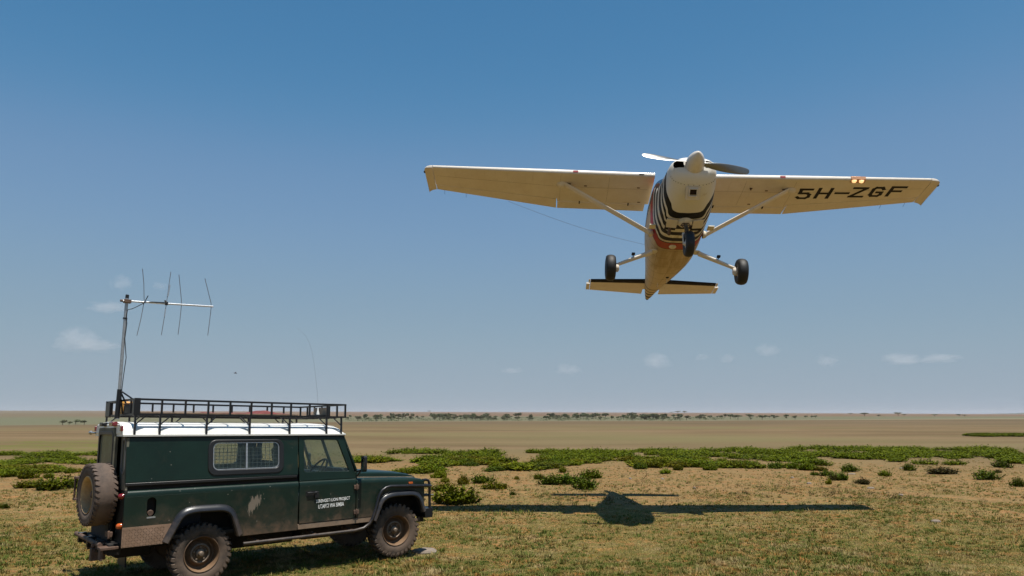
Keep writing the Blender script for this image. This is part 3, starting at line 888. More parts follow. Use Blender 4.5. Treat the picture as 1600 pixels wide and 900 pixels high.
# ---- wheels
TR = .377
def make_tyre(parent, m, width=.235, lug=30, worn=False):
    h = width/2
    b = CB()
    prof = [(.212, -h*.80), (.245, -h*.97), (.290, -h*1.0), (.330, -h*.97), (.350, -h*.88), (.356, -h*.70), (.364 if worn else .358, -h*.5), (.369 if worn else .358, 0), (.364 if worn else .358, h*.5), (.356, h*.70), (.350, h*.88), (.330, h*.97), (.290, h), (.245, h*.97), (.212, h*.80)]
    b.lathe(prof, (0, 0, 0), 'y', 60, True)
    for k in range(lug):
        for sg in (-1, 1):
            a = 2*pi*(k+(.5 if sg > 0 else 0))/lug
            wv = 2*pi/lug*.29
            r0, r1 = .350, .379
            # shoulder lug: from the centre of the tread out over the shoulder
            secs = [(.010, .377, .352), (h*.55, .379, .350), (h*.93, .374, .340), (h*1.03, .352, .325), (h*1.02, .330, .315)]
            if worn: secs = [(h*.58, .362, .345), (h*.80, .366, .345), (h*.97, .362, .335), (h*1.03, .345, .325), (h*1.02, .330, .315)]
            rg = []
            for q, (yy, ro, ri) in enumerate(secs):
                aa = a + .10*(1-q/3)*sg
                w2 = wv*(.8 if q == 0 else 1)
                rg.append([(ri*cos(aa-w2), sg*yy, ri*sin(aa-w2)), (ro*cos(aa-w2*.9), sg*yy, ro*sin(aa-w2*.9)), (ro*cos(aa+w2*.9), sg*yy, ro*sin(aa+w2*.9)), (ri*cos(aa+w2), sg*yy, ri*sin(aa+w2))])
            b.loft(rg)
    b.fn = None
    return b.build('tyre', m, parent, smooth=32)
def make_rim(parent, m, width=.235):
    h = width/2
    b = MB()
    prof = [(.217, h*.82), (.222, h*.92), (.216, h*.96), (.208, h*.90), (.198, h*.55), (.190, h*.10), (.186, -.015), (.165, -.022), (.140, .004), (.112, .030), (.102, .034), (.098, .020), (.060, .020), (.055, .024), (0, .024), (0, -.03), (.15, -.04), (.188, -.05), (.20, -h*.6), (.217, -h*.82)]
    b.lathe(prof, (0, 0, 0), 'y', 48)
    return b.build('rim', m, parent, smooth=35)
def make_hub(parent, m):
    b = MB()
    b.lathe([(.118, .026), (.122, .046), (.108, .052), (.100, .046), (.098, .022)], (0, 0, 0), 'y', 36)
    b.lathe([(0, .105), (.022, .102), (.032, .092), (.034, .060), (.052, .052), (.058, .030), (.060, .02)], (0, 0, 0), 'y', 24)
    for k in range(5):
        a = 2*pi*k/5+.3
        b.lathe([(0, .052), (.013, .050), (.015, .02)], (.078*cos(a), 0, .078*sin(a)), 'y', 6)
    return b.build('hub', m, parent, smooth=35)
def wheel_at(x, y, z, parent=car, rot=None):
    e = empty('wheel', parent)
    e.location = W((x, y, z))
    return e
w0 = wheel_at(-2.794, .690, .377)
# local wheel frame: +y is the outside; the right side of the vehicle is -y
w0.rotation_euler = (0, 0, pi)
make_tyre(w0, M['rubber']); make_rim(w0, M['rim']); make_hub(w0, M['hub'])
for x, y, ang, spin in ((0, .690, pi-radians(4), .7), (-2.794, -.690, 0, .4), (0, -.690, radians(-4), 1.1)):
    c = dup(w0, car)
    c.location = W((x, y, .377)); c.rotation_euler = (0, spin, ang)
# spare wheel on the rear door, outside facing backwards
sp = empty('spare_wheel', car)
sp.location = W((-3.945, .33, 1.145)); sp.scale = (1.02, 1.02, 1.02); sp.rotation_euler = (0, 0, pi/2+radians(6))
make_tyre(sp, M['spare_rubber'], .25, 34, True); make_rim(sp, M['spare_rim'], .25)
MB().lathe([(0, .07), (.03, .07), (.045, .05), (.05, .02)], (0, 0, 0), 'y', 20).build('hub', M['rust'], sp, smooth=40)
CB().box((-3.95, -.10, 1.05), (-3.80, .30, 1.24)).build('spare_carrier', M['black_steel'], rdoor, bevel=.01)

# ---- roof rack
rack = empty('roof_rack', car)
RY = .785; ZT, ZB = 2.262, 2.083
PX = [-3.665, -3.365, -3.080, -2.795, -2.512, -2.230, -1.950, -1.676, -1.402, -1.135, -.857]
SQ = .024
for s in (1, -1):
    CB().bar((PX[0]-.012, s*RY, ZT), (PX[-1]+.012, s*RY, ZT), SQ).build('top_rail', M['black_steel'], rack)
    CB().bar((PX[0]-.012, s*RY, ZB), (PX[-1]+.012, s*RY, ZB), SQ).build('bottom_rail', M['black_steel'], rack)
    for i, x in enumerate(PX):
        CB().bar((x, s*RY, ZB+SQ/2), (x, s*RY, ZT-SQ/2), SQ*.92).build('post', M['black_steel'], rack)
    for i, x in enumerate((-3.668, -3.378, -2.808, -2.245, -1.690, -1.145, -.918)):
        CB().bar((x, s*.792, 1.843), (x, s*RY, ZB-SQ/2), SQ*.95).build('leg', M['black_steel'], rack)
        d = 1 if i < 3 else -1
        CB().bar((x+d*.008, s*RY, 1.965), (x+d*.125, s*RY, ZB-.014), .014).build('brace', M['black_steel'], rack)
for x in (PX[0], PX[-1]):
    CB().bar((x, -RY, ZT+.001), (x, RY, ZT+.001), SQ*.94).build('end_top_rail', M['black_steel'], rack)
    CB().bar((x, -RY, ZB+.001), (x, RY, ZB+.001), SQ*.94).build('end_bottom_rail', M['black_steel'], rack)
    for y in (-.52, -.26, 0, .26, .52):
        if x == PX[0] and abs(y) < .3: continue
        CB().bar((x, y, ZB+SQ/2), (x, y, ZT-SQ/2), SQ*.9).build('end_post', M['black_steel'], rack)
for x in PX[1:-1]:
    CB().bar((x, -RY+.012, ZB-.002), (x, RY-.012, ZB-.002), .020, .016).build('cross_bar', M['black_steel'], rack)
for y in (-.5, -.25, 0, .25, .5):
    CB().bar((PX[0], y, ZB-.016), (PX[-1], y, ZB-.016), .016, .010).build('floor_bar', M['black_steel'], rack)
for s in (1, -1):
    CB().box((PX[0]-.022, s*RY-.016, ZB-.02), (PX[0]+.045, s*RY+.016, ZT+.014)).build('corner_plate', M['black_steel'], rack)
    CB().box((PX[0]-.026, (.745 if s > 0 else -.66)-(.045 if s > 0 else .12), ZB-.01), (PX[0]-.014, (.745 if s > 0 else -.66)+(.045 if s > 0 else .12), ZT-.01)).build('end_plate', M['black_steel'], rack)
CB().box((-.868, -.27, ZB+.022), (-.846, .20, ZT-.022)).build('front_board', M['tan_board'], rack, bevel=.003)
CB().box((-.99, -.22, ZB+.012), (-.87, .18, ZB+.045)).build('board_bracket', M['black_steel'], rack, bevel=.004)
# whip aerial
wa = empty('whip_aerial', car)
CB().lathe([(0, ZB+.16), (.008, ZB+.16), (.012, ZB+.11), (.022, ZB+.07), (.024, ZB+.04)], (-.905, -.03, 0), 'z', 12).build('base', M['white_text'], wa, smooth=50)
CB().tube([(-.905, -.03, ZB+.15), (-.92, -.03, 2.45), (-.955, -.03, 2.70), (-.99, -.03, 2.93), (-1.03, -.03, 3.12), (-1.075, -.03, 3.24), (-1.14, -.03, 3.345), (-1.225, -.03, 3.42), (-1.28, -.03, 3.44)], [.0014]*3+[.0011]*3+[.0008]*3, 5).build('rod', M['mesh_wire'], wa)

# ---- load lying on the rack: things of their own, standing in the same frame
def on_car(o):
    """a thing that rests on the vehicle stays top-level: same frame, no parent"""
    o.parent = None
    o.location = CAR_POS; o.rotation_mode = 'QUATERNION'; o.rotation_quaternion = car_rot.to_quaternion()
    return o
for k, (y0, y1, x0, x1, lab) in enumerate(((-.62, -.42, -3.55, -1.2, 'long weathered board at the far edge of the roof rack floor'),
                                    (-.30, -.05, -3.45, -1.75, 'shortest brown board, along the middle of the roof rack floor'),
                                    (.30, .52, -3.55, -1.45, 'grey brown board along the near side of the roof rack floor'))):
    b = CB().box((x0, y0, ZB+.012), (x1, y1, ZB+.034))
    tag(on_car(b.build('wooden_board', M['wood'], bevel=.004)), lab, 'board', 'boards on the roof rack')
rc = CB(); n, k = 40, 14
vv = []
for i in range(n+1):
    for j in range(k+1):
        u, v = i/n, j/k
        x = -2.62+1.32*u; y = -.42+.56*v+.05*sin(u*9)
        z = ZB+.038 + .022*abs(sin(u*7.3+v*3))*(.4+.6*sin(pi*v)) + .055*math.exp(-((u-.66)/.10)**2)*sin(pi*v)
        if i in (0, n) or j in (0, k): z = ZB+.036
        vv.append((x, y+.03*sin(13*u), z))
ff = [(i*(k+1)+j, i*(k+1)+j+1, (i+1)*(k+1)+j+1, (i+1)*(k+1)+j) for i in range(n) for j in range(k)]
rc.add(vv, ff)
o = rc.build('red_cloth', M['red_cloth'], smooth=180)
o.modifiers.new('thick', 'SOLIDIFY').thickness = .006
tag(on_car(o), 'crumpled faded red cloth lying across the boards on the roof rack', 'cloth')
jc = empty('jerry_can'); on_car(jc)
tag(jc, 'yellow ochre jerry can standing at the back of the roof rack', 'jerry can')
CB().box((-3.64, -.30, ZB+.012), (-3.50, -.02, ZT-.005)).build('can_body', M['yellow_can'], jc, bevel=.02)
CB().bar((-3.57, -.25, ZT+.022), (-3.57, -.10, ZT+.022), .016).bar((-3.57, -.25, ZT-.01), (-3.57, -.25, ZT+.025), .014).bar((-3.57, -.10, ZT-.01), (-3.57, -.10, ZT+.025), .014).build('handle', M['yellow_can'], jc, bevel=.004)
bx = empty('tool_box'); on_car(bx)
tag(bx, 'black metal box beside the aerial mast at the back of the roof rack', 'box')
CB().box((-3.645, .04, ZB+.012), (-3.56, .36, ZB+.125)).build('box_body', M['black_steel'], bx, bevel=.012)
CB().box((-3.65, .035, ZB+.126), (-3.555, .365, ZB+.145)).build('lid', M['rust'], bx, bevel=.008)

# ---- tracking aerial on a mast at the back of the rack
ya = empty('yagi_aerial'); on_car(ya)
tag(ya, 'tall four-element tracking aerial on a mast at the back of the roof rack', 'aerial')
Y0 = .10
def T(x, z, y=Y0): return (x, y, z)
# the warp of W is undone so that measured heights hold
def UW(x, z): return (z - .0195*(x+2.3)) / (1-.0195*(x+2.3))
def Q(x, z, y=Y0): return (x, y, UW(x, z))
CB().tube([Q(-3.722, 2.06), Q(-3.715, 2.9), Q(-3.702, 3.64)], .021, 12).build('mast', M['galv'], ya, smooth=50)
CB().tube([Q(-3.728, 2.07), Q(-3.7165, 2.44)], .031, 12).build('mast_socket', M['black_steel'], ya, smooth=50)
CB().tube([Q(-3.702, 3.635), Q(-3.70, 3.682)], .0225, 12).build('mast_tip', M['rubber_seal'], ya, smooth=50)
for x, y, z in ((-3.57, .38, 2.275), (-3.64, -.25, 2.275), (-3.55, .10, 2.095), (-3.64, .02, 2.095)):
    CB().tube([Q(-3.715, 2.43), (x, y, UW(x, z))], .011, 8).build('mast_stay', M['black_steel'], ya, smooth=50)
CB().tube([Q(-3.775, 3.594, Y0+.035), Q(-3.2, 3.598, Y0+.035), Q(-2.592, 3.606, Y0+.035)], .0125, 10).build('boom', M['alu'], ya, smooth=50)
CB().box(*[Q(-3.745, 3.572, Y0-.02), Q(-3.655, 3.614, Y0+.052)]).tube([Q(-3.79, 3.594, Y0+.035), Q(-3.755, 3.594, Y0+.035)], .016, 10).build('clamp', M['rust'], ya, bevel=.004)
for pts, r, mm in (([(-3.543, 4.044), (-3.515, 3.85), (-3.498, 3.62), (-3.502, 3.56), (-3.525, 3.36), (-3.560, 3.145)], .0042, 'mesh_wire'),
               ([(-3.180, 4.042), (-3.197, 3.85), (-3.214, 3.60), (-3.232, 3.40), (-3.256, 3.168)], .0042, 'mesh_wire'),
               ([(-3.073, 4.011), (-3.048, 3.84), (-3.022, 3.66), (-3.019, 3.58), (-3.028, 3.38), (-3.042, 3.187)], .0042, 'mesh_wire'),
               ([(-2.723, 3.993), (-2.672, 3.82), (-2.622, 3.65), (-2.619, 3.58), (-2.632, 3.38), (-2.647, 3.195)], .0042, 'mesh_wire')):
    CB().tube([Q(x, z, Y0+.035) for x, z in pts], r, 6).build('element', M[mm], ya, smooth=60)
for (x0, z0), (x1, z1), r in (((-3.186, 3.86), (-3.204, 3.70), .011), ((-3.2315, 3.42), (-3.222, 3.52), .008)):
    CB().tube([Q(x0, z0, Y0+.035), Q(x1, z1, Y0+.035)], r, 8).build('matching_tube', M['alu'], ya, smooth=50)
CB().box(Q(-3.232, 3.578, Y0+.015), Q(-3.198, 3.622, Y0+.055)).bar(Q(-3.24, 3.64, Y0+.035), Q(-3.19, 3.595, Y0+.035), .02).build('feed_box', M['rubber_seal'], ya, bevel=.004)
CB().bar(Q(-3.51, 3.56, Y0+.05), Q(-3.455, 3.685, Y0+.05), .010).build('strap', M['rubber_seal'], ya)
CB().tube([Q(-3.22, 3.61, Y0+.05), Q(-3.40, 3.605, Y0+.052), Q(-3.50, 3.585, Y0+.05), Q(-3.58, 3.53, Y0+.05), Q(-3.64, 3.495, Y0+.045), Q(-3.692, 3.478, Y0+.03), Q(-3.700, 3.40, Y0+.024), Q(-3.690, 3.30, Y0+.03), Q(-3.702, 3.1, Y0+.028), Q(-3.672, 2.85, Y0+.03), Q(-3.69, 2.6, Y0+.03), Q(-3.70, 2.42, Y0+.035)], .0055, 6).build('cable', M['rubber_seal'], ya, smooth=60)
CB().tube([Q(-3.71, 3.355), Q(-3.708, 3.375)], .028, 10).build('cable_tie', M['rubber_seal'], ya, smooth=50)
# ================================================================== AEROPLANE
AC_POS = Vector((3.5406, 16.4045, 7.0285))
ac_rot = Matrix.Rotation(-pi/2-.0283, 3, 'Z') @ Matrix.Rotation(-.2892, 3, 'Y') @ Matrix.Rotation(-.0416, 3, 'X')
plane = empty('light_aircraft', None, AC_POS, ac_rot)
tag(plane, 'white single-engine high-wing aeroplane with black and white stripes, taking off low over the plain', 'aeroplane')

def white_paint(name, dirt_amt=.25, stain=(.36, .27, .13), stain_at=None):
    m = bpy.data.materials.new(name); m.use_nodes = True
    nd, ln = _links(m); b = nd['Principled BSDF']
    tc = nd.new('ShaderNodeTexCoord').outputs['Object']
    n1 = noise(nd, ln, tc, 2.5, 8, .7)
    c = mixc(nd, ln, ramp(nd, ln, n1, [(.35, 0.), (.75, dirt_amt)]), (.67, .615, .545), (.42, .325, .215))
    mp = nd.new('ShaderNodeMapping'); mp.inputs['Scale'].default_value = (1.2, 14, 6); ln.new(tc, mp.inputs['Vector'])
    c = mixc(nd, ln, ramp(nd, ln, noise(nd, ln, mp.outputs[0], 1.0, 6, .7), [(.58, 0.), (.8, dirt_amt*1.2)]), c, (.38, .32, .22))
    c = mixc(nd, ln, ramp(nd, ln, noise(nd, ln, tc, 7, 6, .7), [(.62, 0.), (.74, .35)]), c, (.30, .23, .15))
    bn = nd.new('ShaderNodeBump'); bn.inputs['Strength'].default_value = .18; bn.inputs['Distance'].default_value = .02
    ln.new(noise(nd, ln, tc, 3.2, 3), bn.inputs['Height']); ln.new(bn.outputs[0], b.inputs['Normal'])
    ln.new(c, b.inputs['Base Color'])
    b.inputs['Roughness'].default_value = .36
    b.inputs['Coat Weight'].default_value = .3; b.inputs['Coat Roughness'].default_value = .1
    return m
M['ac_white'] = white_paint('aircraft_white_paint', .34)
M['ac_black'] = mat('aircraft_black_paint', (.006, .006, .007), .6, var=.2, spec=.2)
M['ac_red'] = mat('aircraft_red_paint', (.34, .028, .030), .35, var=.15, coat=.3)
M['ac_metal'] = mat('propeller_metal', (.20, .195, .185), .34, metal=.85, var=.08)
M['prop_dark'] = mat('propeller_black_face', (.018, .016, .015), .45, var=.2)
M['ac_dark'] = mat('dark_cavity', (.010, .008, .008), .9)
M['brown_duct'] = mat('brown_duct', (.030, .012, .012), .8, var=.3)
M['ac_tyre'] = mat('aircraft_tyre', (.008, .008, .009), .6, var=.3, scale=8, bump=.15, bscale=60)
M['ac_glass'] = glass_mat('windscreen_glass', (.45, .52, .58), .5)
M['ac_cream'] = mat('cream_fairing', (.62, .55, .42), .5, var=.15, scale=10)

def stripe_paint():
    """zebra bands round the cowl, red belly band, stained cream belly, thin bands at the tail"""
    m = bpy.data.materials.new('zebra_striped_paint'); m.use_nodes = True
    nd, ln = _links(m); b = nd['Principled BSDF']
    tc = nd.new('ShaderNodeTexCoord').outputs['Object']
    sep = nd.new('ShaderNodeSeparateXYZ'); ln.new(tc, sep.inputs[0])
    # forward rake of the bands: they run back under the belly
    zr = nd.new('ShaderNodeFloatCurve')
    mz = nd.new('ShaderNodeMapRange'); mz.inputs['From Min'].default_value = -1.35; mz.inputs['From Max'].default_value = .05
    ln.new(sep.outputs[2], mz.inputs['Value'])
    cu = zr.mapping.curves[0]
    pts = [(0, 0), (.036, .02), (.10, .25), (.25, .46), (.52, .62), (.75, .70), (1, .74)]
    cu.points[0].location = pts[0]; cu.points[1].location = pts[-1]
    for q in pts[1:-1]:
        cu.points.new(*q)
    zr.mapping.update()
    ln.new(mz.outputs[0], zr.inputs['Value'])
    # rake is strong at the cowl, gentler at the cabin
    rk = nd.new('ShaderNodeMapRange')
    for k, v in (('From Min', -.4), ('From Max', .9), ('To Min', .50), ('To Max', .95)):
        rk.inputs[k].default_value = v
    ln.new(sep.outputs[0], rk.inputs['Value'])
    wob = math_n(nd, ln, 'MULTIPLY', math_n(nd, ln, 'SUBTRACT', noise(nd, ln, tc, 2.2, 2), .5), .05)
    u = math_n(nd, ln, 'SUBTRACT', sep.outputs[0], math_n(nd, ln, 'MULTIPLY', zr.outputs[0], rk.outputs[0]))
    u = math_n(nd, ln, 'ADD', u, wob)
    mu = nd.new('ShaderNodeMapRange'); mu.inputs['From Min'].default_value = -1.0; mu.inputs['From Max'].default_value = 1.0
    ln.new(u, mu.inputs['Value'])
    W_, K_, R_ = (.66, .62, .555), (.010, .011, .014), (.36, .028, .028)
    P = lambda x: (x+1)/2
    dirty = (.56, .45, .30)
    stops = [(0, dirty), (P(-.64), K_), (P(-.62), R_), (P(-.36), K_), (P(-.33), W_), (P(-.265), K_), (P(-.13), W_), (P(-.02), K_), (P(.115), W_), (P(.24), K_), (P(.385), W_), (P(.46), K_), (P(.545), W_), (P(.625), K_), (P(.80), (.68, .655, .61))]
    c = ramp(nd, ln, mu.outputs[0], stops, 'CONSTANT')
    # belly grime: oil and dust streaks running aft
    mp = nd.new('ShaderNodeMapping'); mp.inputs['Scale'].default_value = (1.6, 9, 5); ln.new(tc, mp.inputs['Vector'])
    g = noise(nd, ln, mp.outputs[0], 1.0, 8, .72)
    lowm = nd.new('ShaderNodeMapRange')
    for k, v in (('From Min', -1.36), ('From Max', -1.0), ('To Min', .10), ('To Max', -.35)):
        lowm.inputs[k].default_value = v
    ln.new(sep.outputs[2], lowm.inputs['Value'])
    aft = nd.new('ShaderNodeMapRange')
    for k, v in (('From Min', -.4), ('From Max', .5), ('To Min', 0.05), ('To Max', -.40)):
        aft.inputs[k].default_value = v
    ln.new(sep.outputs[0], aft.inputs['Value'])
    gg = math_n(nd, ln, 'ADD', math_n(nd, ln, 'ADD', g, lowm.outputs[0]), aft.outputs[0])
    c = mixc(nd, ln, ramp(nd, ln, gg, [(.38, 0.), (.60, .55), (.82, .85)]), c, (.30, .205, .085))
    c = mixc(nd, ln, ramp(nd, ln, noise(nd, ln, tc, 3.3, 7, .75), [(.60, 0.), (.72, .5)]), c, (.40, .32, .20))
    c = mixc(nd, ln, ramp(nd, ln, noise(nd, ln, tc, 9, 5, .6), [(.70, 0.), (.76, .7)]), c, (.06, .04, .02))
    km = ramp(nd, ln, mu.outputs[0], [(a_, .92 if q_ is K_ else (.55 if q_ is R_ else 0.)) for a_, q_ in stops], 'CONSTANT')
    c = mixc(nd, ln, km, c, ramp(nd, ln, mu.outputs[0], stops, 'CONSTANT'))
    # thin dark bands round the tail cone
    tb = math_n(nd, ln, 'ADD', sep.outputs[0], math_n(nd, ln, 'MULTIPLY', sep.outputs[2], -.25))
    mt = nd.new('ShaderNodeMapRange'); mt.inputs['From Min'].default_value = -5.5; mt.inputs['From Max'].default_value = -3.5
    ln.new(tb, mt.inputs['Value'])
    T_ = lambda x: (x+5.5)/2
    st = [(0, 1.)]
    for x in (-5.13, -4.87, -4.62, -4.37, -4.13, -3.88):
        st += [(T_(x), 0.), (T_(x+.13), 1.)]
    st = [(0, 1.), (T_(-5.10), 0.), (T_(-4.95), 1.), (T_(-4.80), 0.), (T_(-4.62), 1.), (T_(-4.50), 0.), (T_(-4.28), 1.), (T_(-4.19), 0.), (T_(-3.92), 1.), (T_(-3.85), 0.)]
    c = mixc(nd, ln, ramp(nd, ln, mt.outputs[0], st, 'CONSTANT'), c, (.025, .018, .012))
    ln.new(c, b.inputs['Base Color'])
    b.inputs['Roughness'].default_value = .5
    b.inputs['Specular IOR Level'].default_value = .15
    b.inputs['Coat Weight'].default_value = .0; b.inputs['Coat Roughness'].default_value = .1
    return m
M['zebra'] = stripe_paint()

# fuselage sections: x, half width, z top, z bottom, superellipse power
SEC = np.array([
    (1.745, .30, -.66, -.985, 2.3), (1.72, .36, -.615, -1.03, 2.4), (1.66, .41, -.575, -1.085, 2.5), (1.55, .445, -.53, -1.14, 2.6), (1.35, .470, -.48, -1.215, 2.7),
    (1.0, .505, -.43, -1.285, 2.8), (.62, .535, -.38, -1.325, 3.0), (.45, .545, -.30, -1.332, 3.1), (.25, .555, -.12, -1.338, 3.2),
    (.05, .560, .03, -1.340, 3.3), (-.3, .565, .10, -1.340, 3.4), (-.9, .565, .10, -1.33, 3.4), (-1.4, .545, .06, -1.305, 3.2), (-1.8, .50, -.04, -1.25, 3.0),
    (-2.3, .430, -.14, -1.15, 2.7), (-3.0, .340, -.20, -.97, 2.5), (-3.8, .245, -.22, -.735, 2.4), (-4.6, .155, -.23, -.515, 2.3), (-5.1, .085, -.235, -.405, 2.2), (-5.33, .045, -.24, -.35, 2.0), (-5.39, .02, -.26, -.32, 2.0)])
SEC = SEC[::-1]
def fsec(x):
    return [np.interp(x, SEC[:, 0], SEC[:, k]) for k in (1, 2, 3, 4)]
def fpoint(x, th, off=0.0):
    hw, zt, zb, n = fsec(x)
    zc, hh = (zt+zb)/2, (zt-zb)/2
    c, s = cos(th), sin(th)
    return (x, (hw+off)*math.copysign(abs(c)**(2/n), c), zc+(hh+off)*math.copysign(abs(s)**(2/n), s))
xs = sorted(set(list(SEC[:, 0]) + list(np.linspace(-5.0, 1.5, 60))))
NS = 64
b = MB().loft([[fpoint(x, 2*pi*(k+.5)/NS) for k in range(NS)] for x in xs])
fus = b.build('fuselage', M['zebra'], plane, smooth=50)
# cooling inlets and the chin inlet are cut out of the cowl
cut = MB()
for s in (1, -1):
    p = [(y*s, z) for y, z in arc_poly([(.27, -.700), (.375, -.700), (.395, -.79), (.37, -.865), (.195, -.865), (.200, -.79), (.212, -.700), (.28, -.700)], .025)]
    cut.plate(p, [], lambda u, v, t: (1.95-t, u, v), .50)
n0 = Vector((.62, 0, -.78)).normalized(); u0 = Vector((0, 1, 0)); v0 = n0.cross(u0).normalized()
chin = Vector((1.43, 0, -1.19))
cut.obox(chin, (.135, .135, .24), Matrix((u0, v0, n0)).transposed())
cutter = cut.build('inlet_cutter', M['ac_dark'])
cutter.parent = plane
md = fus.modifiers.new('inlets', 'BOOLEAN'); md.operation = 'DIFFERENCE'; md.solver = 'EXACT'; md.object = cutter; md.use_hole_tolerant = True
try: md.material_mode = 'TRANSFER'
except Exception: pass
dg = bpy.context.evaluated_depsgraph_get()
me2 = bpy.data.meshes.new_from_object(fus.evaluated_get(dg))
fus.modifiers.clear(); fus.data = me2; me2.name = 'fuselage'
bpy.data.objects.remove(cutter)
me2.set_sharp_from_angle(angle=radians(45))
# frame of the chin inlet
def chin_pt(u, v, t):
    return chin + u0*u + v0*v + n0*(.075-t)
MB().plate([(-.135, -.15), (.135, -.15), (.135, .10), (-.135, .10)], [[(-.064, -.064), (.064, -.064), (.064, .064), (-.064, .064)]], lambda u, v, t: tuple(chin_pt(u, v, t+.036-.01-.25*abs(u)**2*4*.2)), .02).build('inlet_surround', M['ac_white'], plane)
MB().plate([(-.082, -.082), (.082, -.082), (.082, .082), (-.082, .082)], [[(-.064, -.064), (.064, -.064), (.064, .064), (-.064, .064)]], lambda u, v, t: tuple(chin_pt(u, v, t-.012)), .045).build('inlet_lip', M['ac_white'], plane, bevel=.004)
MB().plate([(-.07, -.07), (.07, -.07), (.07, .07), (-.07, .07)], [], lambda u, v, t: tuple(chin_pt(u, v, t+.085)), .01).build('duct', M['brown_duct'], plane)
# skin seams under the belly and along its sides
M['seam'] = mat('skin_seam', (.16, .12, .075), .8)
sm = MB()
for x in (-.72, -1.10, -1.55, -2.05, -2.6, -3.2):
    sm.tube([fpoint(x, radians(a), .0005) for a in range(-170, -9, 8)], .0022, 5)
for a in (-118, -90, -62):
    sm.tube([fpoint(x, radians(a), .0005) for x in np.linspace(-.7, -3.6, 24)], .0018, 5)
sm.build('skin_seams', M['seam'], plane)
# cowl split line: row of fasteners
rv = MB()
for k in range(17):
    a = -pi/2 + (k-8)*.155
    x = 1.56-.0*abs(k-8)
    p = Vector(fpoint(x, a, .001))
    rv.lathe([(0, .004), (.007, .003), (.008, -.004)], tuple(p), 'x', 6)
rv.build('cowl_fasteners', M['ac_dark'], plane)
sl = MB()
sl.tube([fpoint(1.575, -pi/2 + (k-20)*.068, .0005) for k in range(41)], .0022, 5)
sl.build('cowl_seam', M['ac_cream'], plane)

# windscreen and side windows
def patch(x0, x1, t0, t1, off, nx=8, ny=16, sg=1):
    vs = []
    for i in range(nx+1):
        for j in range(ny+1):
            x = x0(t0+(t1-t0)*j/ny) + (x1(t0+(t1-t0)*j/ny)-x0(t0+(t1-t0)*j/ny))*i/nx
            vs.append(fpoint(x, t0+(t1-t0)*j/ny, off))
    fs = [(i*(ny+1)+j, i*(ny+1)+j+1, (i+1)*(ny+1)+j+1, (i+1)*(ny+1)+j) for i in range(nx) for j in range(ny)]
    return MB().add(vs, fs)
o = patch(lambda t: .06, lambda t: .60-.06*abs(cos(t)), radians(28), radians(152), .005).build('windscreen', M['ac_glass'], plane, smooth=60)
o.modifiers.new('t', 'SOLIDIFY').thickness = .004
for s in (1, -1):
    for x0, x1 in ((.02, -.62), (-.72, -1.35), (-1.45, -2.0)):
        a, c2 = (radians(6), radians(30)) if s > 0 else (radians(174), radians(150))
        o = patch(lambda t: x0, lambda t: x1, a, c2, .004, 8, 6).build('side_window', M['ac_glass'], plane, smooth=60)
        o.modifiers.new('t', 'SOLIDIFY').thickness = .004

# spinner and propeller, at rest
PZ = -.808
hub = Vector((1.75, 0, PZ))
MB().lathe([(.178, 1.725), (.181, 1.745), (.180, 1.78), (.170, 1.86), (.148, 1.95), (.112, 2.04), (.066, 2.115), (.030, 2.155), (.008, 2.170), (0, 2.171)], (0, 0, PZ), 'x', 40).lathe([(0, 1.727), (.176, 1.727)], (0, 0, PZ), 'x', 40).build('spinner', M['ac_white'], plane, smooth=50)
MB().lathe([(0, 1.70), (.12, 1.70), (.12, 1.735)], (0, 0, PZ), 'x', 30).build('spinner_backplate', M['ac_metal'], plane)
def blade(dirv, name):
    d = Vector(dirv).normalized(); xa = Vector((1, 0, 0))
    tng = d.cross(xa).normalized()          # in the disc plane
    rings = []; rings_tip = []
    for r, ch, th, pit in ((.12, .075, .050, 60), (.20, .085, .042, 52), (.30, .115, .032, 44), (.45, .150, .023, 35), (.60, .162, .018, 28), (.75, .158, .014, 23), (.88, .142, .011, 19.5), (.955, .118, .009, 18), (.99, .085, .007, 17.5), (1.005, .04, .004, 17)):
        p = radians(pit)
        cv = tng*cos(p) + xa*sin(p)*(-1)
        nv = xa*cos(p) + tng*sin(p)
        ring = []
        for k in range(16):
            a = 2*pi*k/16
            y = cos(a); z = sin(a)
            thk = th*.5*z*(1 if z > 0 else .35)
            ring.append(hub + Vector((.06, 0, 0)) + d*r + cv*(ch*.5*y) + nv*thk)
        rings.append(ring)
    return MB().loft(rings).build(name, M['ac_metal'], plane, smooth=40)
pa = radians(9.4)
blade((0, -cos(pa), sin(pa)), 'propeller_blade')
blade((0, cos(pa), -sin(pa)), 'propeller_blade')

# ---------------- wings
def airfoil(t):
    """2412-like: (upper, lower) at chord fraction t, per unit chord"""
    yt = .12/.2*(.2969*sqrt(max(t, 0))-.1260*t-.3516*t*t+.2843*t**3-.1036*t**4)
    yc = .02/.16*(.8*t-t*t) if t < .4 else .02/.36*(.2+.8*t-t*t)
    yt += .020*math.exp(-t/.035)*sqrt(min(1, t/.012)) if t > 0 else 0
    return yc+yt, yc-yt
LEX = .10
def wing_dims(y):
    """leading edge x, chord, reference z at span station y"""
    y = abs(y)
    te = -1.41 if y < 2.56 else -1.41+.61*(y-2.56)/(5.30-2.56)
    return LEX, LEX-te, .062+.013*y
def wpt(y, t, up, s, zoff=0.0):
    le, ch, z0 = wing_dims(y)
    u, l = airfoil(t)
    k = 1.0
    return (le-ch*t, s*y, z0+(u if up else l)*ch*.98 + zoff)
CF = [0, .0015, .005, .012, .024, .042, .06, .10, .16, .24, .34, .45, .56, .66]
def hinge_frac(y):
    le, ch, _ = wing_dims(y)
    hx = -1.070 if y < 2.56 else -.962+.372*(y-2.56)/(5.25-2.56)
    return (le-hx)/ch
